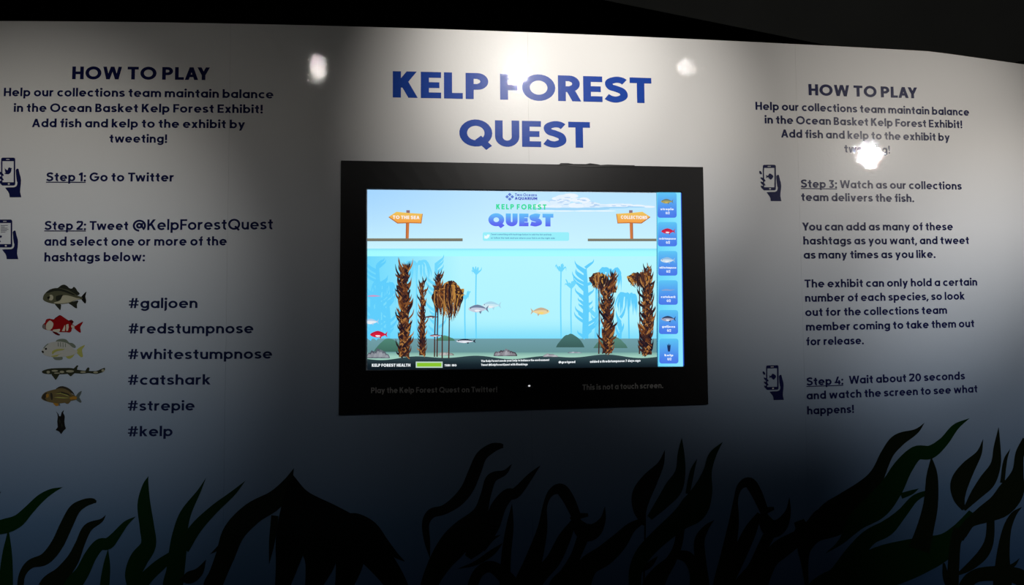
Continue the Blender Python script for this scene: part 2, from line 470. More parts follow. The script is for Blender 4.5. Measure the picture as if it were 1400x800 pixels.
# the curved display wall: core board + printed panels
V_BOT = -(EYE - 0.003) / math.cos(LEAN)
def wall_slab(name, u0, u1, o_front, o_back, mat, parent, dtop=0.0, nv=12):
    nu = max(2, int((u1 - u0) / .03)); u = np.linspace(u0, u1, nu + 1); vs = []; fs = []
    for o in (o_front, o_back):
        for k in range(nv + 1):
            vv = np.array([V_BOT + (top_v(a) + dtop - V_BOT) * k / nv for a in u])
            vs.append(wall_uv(u, vv, o))
    vs = np.concatenate(vs); m = nu + 1; S = m * (nv + 1)
    for k in range(nv):
        for i in range(nu):
            a = k * m + i
            fs.append((a, a + 1, a + m + 1, a + m)); fs.append((S + a, S + a + m, S + a + m + 1, S + a + 1))
    for i in range(nu):
        a = nv * m + i; fs.append((a, a + 1, S + a + 1, S + a)); fs.append((i, S + i, S + i + 1, i + 1))
    for k in range(nv):
        a = k * m; fs.append((a, a + m, S + a + m, S + a)); a = k * m + nu; fs.append((a, S + a, S + a + m, a + m))
    return mesh_obj(name, vs, fs, mat, parent, origin=(0, 0, 0) if parent is None else None)

wall = wall_slab('wall_back', -3.27, 3.39, -0.0065, -0.08, M_CORE, None, -0.002)
wall['kind'] = 'structure'
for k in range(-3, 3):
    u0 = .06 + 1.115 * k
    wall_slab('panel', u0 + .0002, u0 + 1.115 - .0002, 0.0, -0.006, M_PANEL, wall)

# dark bulkhead behind the top right of the wall
def prism(name, pts, y0, y1, mat):
    n = len(pts); v = [(x, y0, z) for x, z in pts] + [(x, y1, z) for x, z in pts]
    f = [tuple(range(n)), tuple(reversed(range(n, 2 * n)))] + [(i, n + i, n + (i + 1) % n, (i + 1) % n) for i in range(n)]
    return mesh_obj(name, v, f, mat)
prism('trim_1', [(0.6, 3.54), (0.45, 2.82), (2.2, 2.50), (2.72, 2.455), (3.6, 2.66), (6.3, 2.95), (6.3, 3.54)], 5.6, 5.75, simple_mat('grey_bulkhead_paint', (0.30, 0.31, 0.29), 0.9, 0.1, scale=2))['kind'] = 'structure'

# ------------------------------------------------------------------ spotlights on the ceiling (they show as glints in the wall)
track_done = []
def lathe(prof, n=24):
    vs = []; fs = []
    for r, z in prof:
        for i in range(n): vs.append((r * math.cos(2 * math.pi * i / n), r * math.sin(2 * math.pi * i / n), z))
    for j in range(len(prof) - 1):
        for i in range(n): fs.append((j * n + i, j * n + (i + 1) % n, (j + 1) * n + (i + 1) % n, (j + 1) * n + i))
    return vs, fs
def orient(vs, pos, dirv):
    q = Vector(dirv).normalized().to_track_quat('-Z', 'Y')
    return [tuple(q @ Vector(v) + Vector(pos)) for v in vs]
for lab, pos, aim, power, cone, blend, rad, glow, colr in SPOTS:
    d = (Vector(aim) - Vector(pos)).normalized()
    root = empty('ceiling_spotlight', (pos[0], pos[1], 3.55), 'black ceiling spotlight ' + lab, 'spotlight', 'ceiling spotlights facing the display wall')
    v, f = lathe([(0.0, .16), (.045, .16), (.05, .15), (.05, -.02), (.047, -.02), (.045, .012), (.0, .012)])
    mesh_obj('housing', orient(v, pos, d), f, M_METAL, root)
    v, f = lathe([(.0, .0), (rad, .0), (rad, .006), (.0, .006)])
    m = bpy.data.materials.new('glowing_lens'); m.use_nodes = True
    b = m.node_tree.nodes['Principled BSDF']; b.inputs['Base Color'].default_value = (.2, .2, .2, 1)
    b.inputs['Emission Color'].default_value = (*colr, 1); b.inputs['Emission Strength'].default_value = glow
    mesh_obj('lens', orient(v, pos, d), f, m, root)
    top = Vector(pos) - d * .08
    box('stem', (top.x - .012, top.y - .012, top.z), (top.x + .012, top.y + .012, 3.53), M_METAL, root)
    box('mount', (top.x - .05, top.y - .05, 3.525), (top.x + .05, top.y + .05, 3.55), M_METAL, root)
    L = bpy.data.lights.new('spot_beam', 'SPOT'); L.energy = power; L.spot_size = math.radians(cone); L.spot_blend = blend
    L.shadow_soft_size = rad; L.color = colr
    lo = bpy.data.objects.new('beam', L); col.objects.link(lo)
    SECOND = {'aimed at the big title': (120, 24, (0.12, 3.72, EYE + .46)),            # hot core of the reflector lamp
              'aimed at the left instructions': (24, 58, (-1.75, 3.55, EYE - .80))}       # soft spill round the beam
    if lab in SECOND:
        H = bpy.data.lights.new('spot_core', 'SPOT'); H.energy = SECOND[lab][0]; H.spot_size = math.radians(SECOND[lab][1]); H.spot_blend = 1.0
        H.shadow_soft_size = rad; H.color = colr
        hc = bpy.data.objects.new('beam_core', H); col.objects.link(hc); hc.parent = root
        hc.location = Vector(pos) + d * .036 - root.location
        hc.rotation_mode = 'QUATERNION'; hc.rotation_quaternion = (Vector(SECOND[lab][2]) - Vector(pos)).to_track_quat('-Z', 'Y')
    lo.parent = root
    lo.location = Vector(pos) + d * .035 - root.location
    lo.rotation_mode = 'QUATERNION'; lo.rotation_quaternion = d.to_track_quat('-Z', 'Y')

# ------------------------------------------------------------------ big title
def block(name_label, lines, colr, w, cat='lettering', group=None):
    """lines: list of (text, x0, y0, x1, y1, cap, weight or None, underline index or None)"""
    flats = []; heads = []
    for text, x0, y0, x1, y1, cap, ww, ul in lines:
        if text == 'HOW TO PLAY':
            heads = line_flats(text, x0, y0, x1, y1, cap, ww or w, colr, per_letter=True); continue
        r = line_flats(text, x0, y0, x1, y1, cap, ww or w, colr, underline=ul)
        flats.append(r if isinstance(r, tuple) else (r, None))
    allv = Flat(); allv.v = sum([f[0].v for f in flats], [])
    root = empty('wall_lettering', allv.centre(map_wall_uv), name_label, cat, group)
    for h in heads: h.build('heading_letter', map_wall_uv, root)
    for t, u in flats:
        o = t.build('text_line', map_wall_uv, root)
        if u: u.build('underline', map_wall_uv, o)
    return root

def title(label, text, x0, y0, x1, y1, cap):
    L = line_flats(text, x0, y0, x1, y1, cap, .24, TITLE_BLUE, per_letter=True, track=.085)
    a = Flat(); a.v = sum([l.v for l in L], [])
    root = empty('title_lettering', a.centre(map_wall_uv), label, 'lettering', 'large blue title above the screen')
    for l in L: l.build('letter', map_wall_uv, root)
title('large bold blue capitals, upper line of the title crossed by the brightest glare', 'KELP FOREST', 537, 133.3, 891, 141.3, 36)
title('large bold blue capitals, lower and shorter line of the title just above the screen', 'QUEST', 628, 199.5, 807, 202.3, 36)

block('dark navy heading and four centred lines at the top left of the wall', [
    ('HOW TO PLAY', 98.6, 108.3, 286.6, 109.6, 17.3, .23, None),
    ('Help our collections team maintain balance', 5.2, 131.6, 373.8, 134.7, 11.5, None, None),
    ('in the Ocean Basket Kelp Forest Exhibit!', 18.9, 153.0, 359.4, 154.9, 11.5, None, None),
    ('Add fish and kelp to the exhibit by', 43.7, 173.9, 335, 175.6, 11.5, None, None),
    ('tweeting!', 149.5, 195.0, 228.6, 195.3, 11.5, None, None)], NAVY, .205)
block('dark navy step one line with underlined start, left of the screen', [
    ('Step 1: Go to Twitter', 63.3, 247.8, 237.8, 248.3, 12, None, 5)], NAVY, .205)
r_ = block('dark navy step two paragraph of three lines above the fish pictures', [
    ('Step 2: Tweet', 61, 314.4, 175.3, 314.6, 12.2, None, 5),
    ('@KelpForestQuest', 181.4, 314.8, 373.2, 313.6, 14.6, .18, None),
    ('and select one or more of the', 60.6, 336, 310, 335.6, 12.2, None, None),
    ('hashtags below:', 60.6, 357.6, 198, 357.2, 12.2, None, None)], NAVY, .205)
for text, x0, y0, x1, y1, lab in [
    ('#galjoen', 176, 421.4, 270, 421.2, 'dark navy hashtag beside the grey green fish picture, topmost of its column'),
    ('#redstumpnose', 175.7, 456, 346.4, 455.6, 'dark navy hashtag beside the red fish picture'),
    ('#whitestumpnose', 175.3, 491.1, 372, 490.3, 'dark navy hashtag beside the pale yellow finned fish picture'),
    ('#catshark', 175, 526.2, 287.8, 525.8, 'dark navy hashtag beside the slender spotted shark picture'),
    ('#strepie', 174.8, 561.6, 266, 561.2, 'dark navy hashtag beside the golden brown fish picture'),
    ('#kelp', 174.8, 596.7, 235.9, 596.3, 'dark navy hashtag beside the small kelp picture, lowest of its column')]:
    fl = line_flats(text, x0, y0, x1, y1, 13.8, .185, HASH)
    fl.build('hashtag_lettering', map_wall_uv, None, label=lab, cat='lettering', group='hashtags in a column at the lower left')

block('navy heading and four centred lines at top right, last line under a glare spot', [
    ('HOW TO PLAY', 1105.6, 130.2, 1254, 134.6, 15.3, .23, None),
    ('Help our collections team maintain balance', 1033, 150.2, 1325, 158.3, 11, None, None),
    ('in the Ocean Basket Kelp Forest Exhibit!', 1045.6, 168.8, 1315.6, 175.3, 11, None, None),
    ('Add fish and kelp to the exhibit by', 1068, 188.0, 1298.5, 192.9, 11, None, None),
    ('tweeting!', 1154.5, 208.6, 1217, 210.1, 11, None, None)], NAVY, .205)
block('navy step three paragraph of two lines with underlined start, right of the screen', [
    ('Step 3: Watch as our collections', 1095, 256.5, 1314.7, 259.4, 11, None, 5),
    ('team delivers the fish.', 1095.4, 274.7, 1249.6, 276.3, 11, None, None)], NAVY, .205)
block('navy three line paragraph directly below step three on the right', [
    ('You can add as many of these', 1097, 315.3, 1302.8, 314.9, 11, None, None),
    ('hashtags as you want, and tweet', 1098.4, 334.5, 1324.8, 333.7, 11, None, None),
    ('as many times as you like.', 1098.8, 353.8, 1278.8, 352.6, 11, None, None)], NAVY, .205)
block('navy five line paragraph in the middle of the right side, above step four', [
    ('The exhibit can only hold a certain', 1100, 393.3, 1336, 390.5, 11, None, None),
    ('number of each species, so look', 1100.8, 412.8, 1318.8, 409.6, 11, None, None),
    ('out for the collections team', 1101, 432.3, 1294.8, 429.0, 11, None, None),
    ('member coming to take them out', 1102, 452.2, 1332, 447.3, 11, None, None),
    ('for release.', 1102.4, 472.3, 1180.8, 470.6, 11, None, None)], NAVY, .205)
block('navy step four paragraph of three lines at the lower right in dim light', [
    ('Step 4:', 1102.8, 527.2, 1152.8, 525.7, 11, None, 5),
    ('Wait about 20 seconds', 1160.8, 525.0, 1319.2, 518.8, 11, None, None),
    ('and watch the screen to see what', 1102.8, 546.3, 1336.4, 536.5, 11, None, None),
    ('happens!', 1103.6, 566.8, 1167.6, 564.4, 11, None, None)], NAVY, .205)

# ------------------------------------------------------------------ hand and phone pictures
def rrect(x0, y0, x1, y1, r, n=4):
    out = []
    for cx, cy, a0 in ((x1 - r, y0 + r, -90), (x1 - r, y1 - r, 0), (x0 + r, y1 - r, 90), (x0 + r, y0 + r, 180)):
        for i in range(n + 1):
            a = math.radians(a0 + 90 * i / n); out.append((cx + r * math.cos(a), cy + r * math.sin(a)))
    return out
def hand_icon(label, ox, oy, s, kind, cols=NAVY, shear=0.0):
    """icon drawn in its own 700-unit square"""
    f = lambda x, y: (ox + x * s, oy + y * s + shear * x * s)
    parts = {}
    p = Flat()
    p.ring(rrect(205, 118, 408, 518, 26), rrect(224, 168, 386, 470, 3), cols)
    p.xf(f); c = p.centre(map_wall_px)
    root = empty('hand_and_phone_picture', c, label, 'picture', 'hand and phone pictures beside the steps')
    ph = p.build('phone_outline', map_wall_px, root)
    lt = (0.55, 0.55, 0.55)
    Flat().poly(rrect(278, 138, 328, 150, 5), lt, .0010).xf(f).build('speaker_slot', map_wall_px, ph)
    Flat().ell(317, 494, 15, 13, lt, .0010).xf(f).build('home_button', map_wall_px, ph)
    h = Flat().poly([(414, 300), (424, 282), (440, 274), (455, 280), (462, 310), (472, 352), (486, 400), (491, 440), (488, 500), (480, 560), (478, 610), (495, 686), (328, 686), (322, 640), (306, 606), (285, 580), (262, 548), (300, 544), (392, 542), (422, 528), (436, 500), (438, 470), (430, 455), (422, 400)], cols)
    h.xf(f).build('hand', map_wall_px, root)
    for q in ([(158, 222, 30), (180, 262, 34)], [(176, 322, 32), (238, 372, 34)], [(176, 388, 32), (236, 436, 32)], [(182, 452, 30), (228, 498, 30)]):
        a, b = q; d = Flat(); l = math.hypot(b[0] - a[0], b[1] - a[1])
        d.ell((a[0] + b[0]) / 2, (a[1] + b[1]) / 2, l / 2 + 8, 17, cols, .0009, 14, math.atan2(b[1] - a[1], b[0] - a[0]))
        d.xf(f).build('finger', map_wall_px, root)
    if kind == 'fish':
        Flat().poly([(368, 300), (352, 330), (330, 352), (305, 335), (285, 312), (255, 325), (262, 300), (252, 280), (283, 292), (300, 262), (315, 255), (350, 275)], cols, .0009, 2).xf(f).build('fish_symbol', map_wall_px, root)
    elif kind == 'bird':
        Flat().poly([(256, 262), (272, 284), (296, 296), (302, 292), (308, 266), (330, 258), (346, 268), (362, 266), (354, 284), (350, 312), (334, 342), (304, 356), (270, 352), (250, 342), (274, 336), (260, 318), (268, 312), (252, 294), (262, 294)], cols, .0009, 2).xf(f).build('bird_symbol', map_wall_px, root)
    else:
        t = Flat()
        for i, (a, b) in enumerate(((244, 345), (244, 300), (244, 340), (244, 355), (244, 330), (244, 310))): t.rect(a, 200 + i * 19, b, 206 + i * 19, cols, .0009)
        t.xf(f).build('text_symbol', map_wall_px, root)
        Flat().ell(245, 362, 16, 16, cols, .0009).xf(f).build('button_symbol', map_wall_px, root)
    return root
k_ = 1 / 11.43
hand_icon('navy hand holding a phone that shows a bird, beside step one', 1.6 - 205 * .0955 + .0, 215.6 - 118 * .0955, .0955, 'bird')
hand_icon('navy hand holding a phone that shows lines of text, beside step two', -1.0 - 205 * .0955 - 1.5, 300.2 - 118 * .0955, .0955, 'text')
hand_icon('navy hand holding a phone that shows a fish, beside step three in the light', 1025, 215, k_, 'fish')
hand_icon('navy hand holding a phone that shows a fish, beside step four in the dark', 1030.2, 490.2, .0813 * 1.03, 'fish', shear=-.02)

# ------------------------------------------------------------------ fish artwork (units: tenths of a photo pixel from a corner)
def g4(c): return tuple(min(.8, x) for x in c)
OL = (0.105, 0.110, 0.068); OLD = (0.030, 0.034, 0.026); CR = (0.50, 0.49, 0.36); BK = (0.012, 0.012, 0.012)
RED = (0.30, 0.008, 0.010); RDK = (0.10, 0.006, 0.010); WH = (0.62, 0.60, 0.50); GY = (0.18, 0.16, 0.16)
PALE = (0.50, 0.52, 0.50); YG = (0.42, 0.44, 0.12); GG = (0.17, 0.21, 0.17)
SHK = (0.035, 0.04, 0.025); SHP = (0.36, 0.36, 0.26)
GB = (0.16, 0.125, 0.055); GD = (0.045, 0.04, 0.03); OR = (0.40, 0.21, 0.035); BG = (0.10, 0.13, 0.13)
FISH = {
 'galjoen': [
  ('dorsal_fin', OLD, 0, [(270, 160), (305, 128), (335, 104), (378, 92), (420, 112), (448, 140), (485, 146), (508, 122), (535, 138), (560, 180), (592, 216), (560, 240), (500, 220), (400, 180)], 2),
  ('tail_fin', BK, 0, [(610, 262), (632, 236), (660, 205), (683, 188), (672, 235), (668, 262), (680, 310), (668, 352), (640, 330), (612, 292)], 2),
  ('anal_fin', OLD, 0, [(430, 338), (500, 325), (560, 308), (572, 325), (552, 362), (556, 416), (520, 406), (480, 375)], 2),
  ('pelvic_fin', OLD, 0, [(252, 352), (328, 360), (336, 390), (325, 442), (300, 418), (272, 388)], 2),
  ('body', OL, 1, [(88, 280), (98, 240), (130, 198), (180, 160), (250, 140), (330, 142), (430, 165), (510, 208), (560, 242), (622, 262), (624, 292), (560, 298), (480, 332), (420, 350), (300, 360), (200, 348), (125, 324), (92, 300)], 2),
  ('back_band', OLD, 2, [(130, 205), (180, 165), (260, 142), (340, 150), (440, 185), (530, 232), (500, 236), (420, 205), (330, 180), (240, 182), (170, 205)], 2),
  ('belly', CR, 2, [(352, 248), (400, 236), (470, 250), (550, 275), (604, 284), (560, 294), (480, 324), (420, 342), (300, 352), (232, 340), (300, 320), (335, 296)], 2),
  ('gill_cover', CR, 2, [(178, 236), (212, 232), (232, 262), (222, 298), (196, 310), (172, 296), (190, 262)], 2),
  ('pectoral_fin', OLD, 3, [(270, 250), (340, 232), (362, 236), (330, 290), (290, 316), (268, 300)], 2),
  ('eye', BK, 3, [(152, 262), (170, 254), (182, 272), (166, 288), (150, 280)], 2)],
 'red': [
  ('dorsal_fin', RDK, 0, [(235, 572), (290, 525), (325, 508), (360, 530), (402, 558), (440, 582), (478, 572), (506, 596), (500, 615), (460, 640), (350, 600)], 2),
  ('tail_fin', RED, 0, [(505, 672), (540, 652), (585, 622), (637, 598), (618, 640), (598, 672), (604, 715), (604, 752), (565, 732), (528, 700)], 2),
  ('pelvic_fin', RDK, 0, [(215, 735), (262, 738), (298, 758), (326, 780), (298, 788), (255, 770)], 2),
  ('body', RED, 1, [(78, 660), (92, 632), (118, 610), (132, 570), (180, 556), (240, 568), (300, 530), (335, 516), (400, 560), (450, 596), (486, 632), (520, 655), (520, 685), (486, 690), (478, 730), (450, 748), (410, 742), (330, 742), (230, 728), (180, 716), (120, 706), (84, 686)], 2),
  ('head_patch', WH, 2, [(132, 640), (158, 604), (185, 582), (218, 604), (232, 628), (222, 672), (196, 708), (160, 718), (134, 700)], 2),
  ('side_patch', WH, 2, [(222, 712), (270, 704), (322, 700), (316, 730), (290, 742), (245, 736)], 2),
  ('side_patch', WH, 2, [(348, 728), (366, 690), (388, 642), (394, 690), (386, 730)], 1),
  ('side_patch', WH, 2, [(404, 640), (438, 630), (444, 672), (430, 722), (408, 726)], 1),
  ('tail_patch', WH, 2, [(478, 648), (512, 654), (520, 684), (490, 688), (478, 674)], 2),
  ('snout', GY, 2, [(78, 662), (95, 634), (118, 642), (128, 690), (110, 702), (86, 688)], 2)],
 'white': [
  ('dorsal_fin', GG, 0, [(285, 140), (300, 104), (368, 88), (436, 100), (476, 144), (520, 150), (560, 178), (575, 208), (555, 225), (500, 200), (400, 160)], 2),
  ('tail_fin', YG, 0, [(575, 268), (620, 220), (662, 196), (705, 178), (690, 210), (666, 244), (668, 290), (678, 345), (650, 358), (610, 320)], 2),
  ('pelvic_fin', GG, 0, [(245, 345), (370, 345), (376, 392), (300, 400), (256, 386)], 2),
  ('anal_fin', YG, 0, [(430, 340), (500, 325), (560, 308), (520, 362), (480, 382), (445, 368)], 2),
  ('body', PALE, 1, [(74, 272), (90, 238), (120, 200), (180, 152), (290, 128), (400, 138), (480, 172), (550, 240), (598, 262), (590, 296), (540, 320), (450, 345), (350, 352), (240, 356), (130, 332), (86, 296)], 2),
  ('yellow_stripe', YG, 2, [(228, 272), (300, 238), (412, 236), (380, 256), (310, 266), (262, 290), (236, 318)], 2),
  ('yellow_stripe', YG, 2, [(215, 340), (300, 322), (400, 290), (330, 318), (300, 346), (240, 352)], 2),
  ('side_bar', GG, 2, [(312, 140), (322, 140), (326, 200), (314, 200)], 0),
  ('side_bar', GG, 2, [(346, 140), (356, 140), (360, 206), (348, 206)], 0),
  ('side_bar', GG, 2, [(382, 144), (392, 146), (394, 212), (384, 212)], 0),
  ('side_bar', GG, 2, [(418, 152), (428, 156), (428, 210), (418, 208)], 0),
  ('forehead', GG, 2, [(100, 222), (130, 185), (170, 155), (175, 165), (140, 195), (112, 232)], 1),
  ('eye', BK, 2, [(124, 228), (142, 220), (156, 234), (144, 250), (126, 246)], 2),
  ('snout', BK, 2, [(76, 270), (92, 262), (112, 280), (102, 296), (86, 292)], 2)],
 'shark': [
  ('pectoral_fin', SHK, 0, [(222, 600), (330, 592), (322, 630), (282, 688), (262, 668), (240, 640)], 2),
  ('pelvic_fin', SHK, 0, [(452, 590), (560, 580), (530, 612), (500, 636), (476, 618)], 2),
  ('dorsal_fin', SHK, 0, [(540, 528), (566, 500), (590, 476), (612, 484), (596, 505), (590, 540)], 2),
  ('dorsal_fin', SHK, 0, [(715, 556), (745, 508), (772, 514), (764, 560)], 2),
  ('body', SHK, 1, [(78, 566), (120, 542), (220, 520), (400, 514), (520, 516), (600, 540), (740, 555), (870, 558), (930, 535), (990, 512), (1000, 530), (985, 565), (940, 584), (870, 602), (760, 588), (660, 598), (560, 590), (420, 602), (300, 606), (180, 604), (100, 592)], 2)]
  + [('pale_patch', SHP, 2, [(cx + rx * math.cos(a), cy + ry * math.sin(a)) for a in [k * math.pi / 5 for k in range(10)]], 0)
     for cx, cy, rx, ry in ((172, 574, 26, 20), (268, 556, 48, 14), (372, 572, 34, 18), (300, 590, 45, 10), (490, 562, 60, 18), (680, 574, 42, 14), (864, 578, 36, 15), (970, 550, 22, 20))],
 'strepie': [
  ('dorsal_fin', GD, 0, [(262, 135), (300, 92), (360, 80), (432, 104), (490, 150), (522, 206), (430, 150)], 2),
  ('tail_fin', BG, 0, [(536, 222), (575, 168), (620, 146), (602, 200), (586, 234), (616, 288), (602, 308), (560, 282), (540, 262)], 2),
  ('pelvic_fin', OR, 0, [(222, 300), (300, 308), (300, 345), (262, 352)], 2),
  ('pelvic_fin', BG, 0, [(290, 310), (312, 312), (328, 344), (305, 350)], 1),
  ('anal_fin', GB, 0, [(390, 300), (470, 278), (440, 318), (410, 322)], 2),
  ('body', GB, 1, [(66, 236), (84, 195), (125, 162), (180, 142), (260, 122), (350, 108), (430, 138), (490, 190), (548, 222), (548, 262), (480, 280), (400, 306), (300, 316), (200, 304), (110, 278), (72, 254)], 2),
  ('dark_head_patch', GD, 2, [(75, 236), (92, 198), (130, 170), (150, 190), (120, 250), (150, 282), (105, 270)], 2),  # darker patch printed over the head
  ('gill_band', GD, 2, [(190, 175), (215, 180), (225, 230), (215, 272), (196, 250)], 2),
  ('back_stripe', GD, 2, [(270, 170), (350, 155), (430, 180), (490, 225), (420, 200), (350, 180)], 1),
  ('side_stripe', YG, 2, [(240, 235), (300, 228), (380, 235), (460, 240), (380, 246), (300, 242)], 1),
  ('side_stripe', YG, 2, [(250, 190), (330, 170), (420, 200), (450, 222), (400, 205), (330, 182)], 1),
  ('tail_patch', OR, 2, [(455, 236), (500, 222), (548, 226), (548, 258), (500, 262), (465, 262)], 2),
  ('cheek', OR, 2, [(135, 190), (160, 186), (170, 215), (150, 240), (132, 225)], 2)],
 'kelp': [
  ('fronds', BK, 1, [(262, 418), (296, 455), (312, 492), (322, 486), (330, 492), (344, 440), (376, 404), (366, 448), (380, 470), (388, 500), (382, 560), (390, 620), (404, 660), (372, 688), (350, 722), (336, 736), (308, 700), (262, 680), (290, 640), (284, 560), (292, 500), (286, 460)], 0),
  ('frond_patch', OLD, 2, [(310, 520), (330, 560), (322, 600), (308, 560)], 1),  # olive patches printed on the near black fronds
  ('frond_patch', OLD, 2, [(345, 580), (360, 620), (350, 650), (338, 610)], 1)],
}
def fish_picture(name, kind, label, ox, oy, s):
    items = FISH[kind]; a = Flat(); a.v = sum([list(i[3]) for i in items], [])
    f = lambda x, y: (ox + x * s, oy + y * s)
    a.xf(f)
    root = empty(name, a.centre(map_wall_px), label, 'picture', 'small animal and kelp pictures in a column')
    for n, c, layer, pts, sm in items:
        Flat().poly(pts, tuple(x * .78 for x in c), .0006 + .0003 * layer, sm).xf(f).build(n, map_wall_px, root)
fish_picture('fish_picture', 'galjoen', 'grey green fish with cream belly facing left, topmost of the small pictures', 50, 380, .1)
fish_picture('fish_picture', 'red', 'red fish with white cheek and side patches facing left', 50, 380, .1)
fish_picture('fish_picture', 'white', 'pale silver fish with yellow green tail facing left', 50, 455, 1 / 10.67)
fish_picture('shark_picture', 'shark', 'slender dark shark with pale spots facing left', 50, 455, 1 / 10.67)
fish_picture('fish_picture', 'strepie', 'golden brown fish with grey tail facing left', 50, 520, .1)
fish_picture('kelp_picture', 'kelp', 'small dark clump of kelp below the golden brown fish', 50, 520, .1)

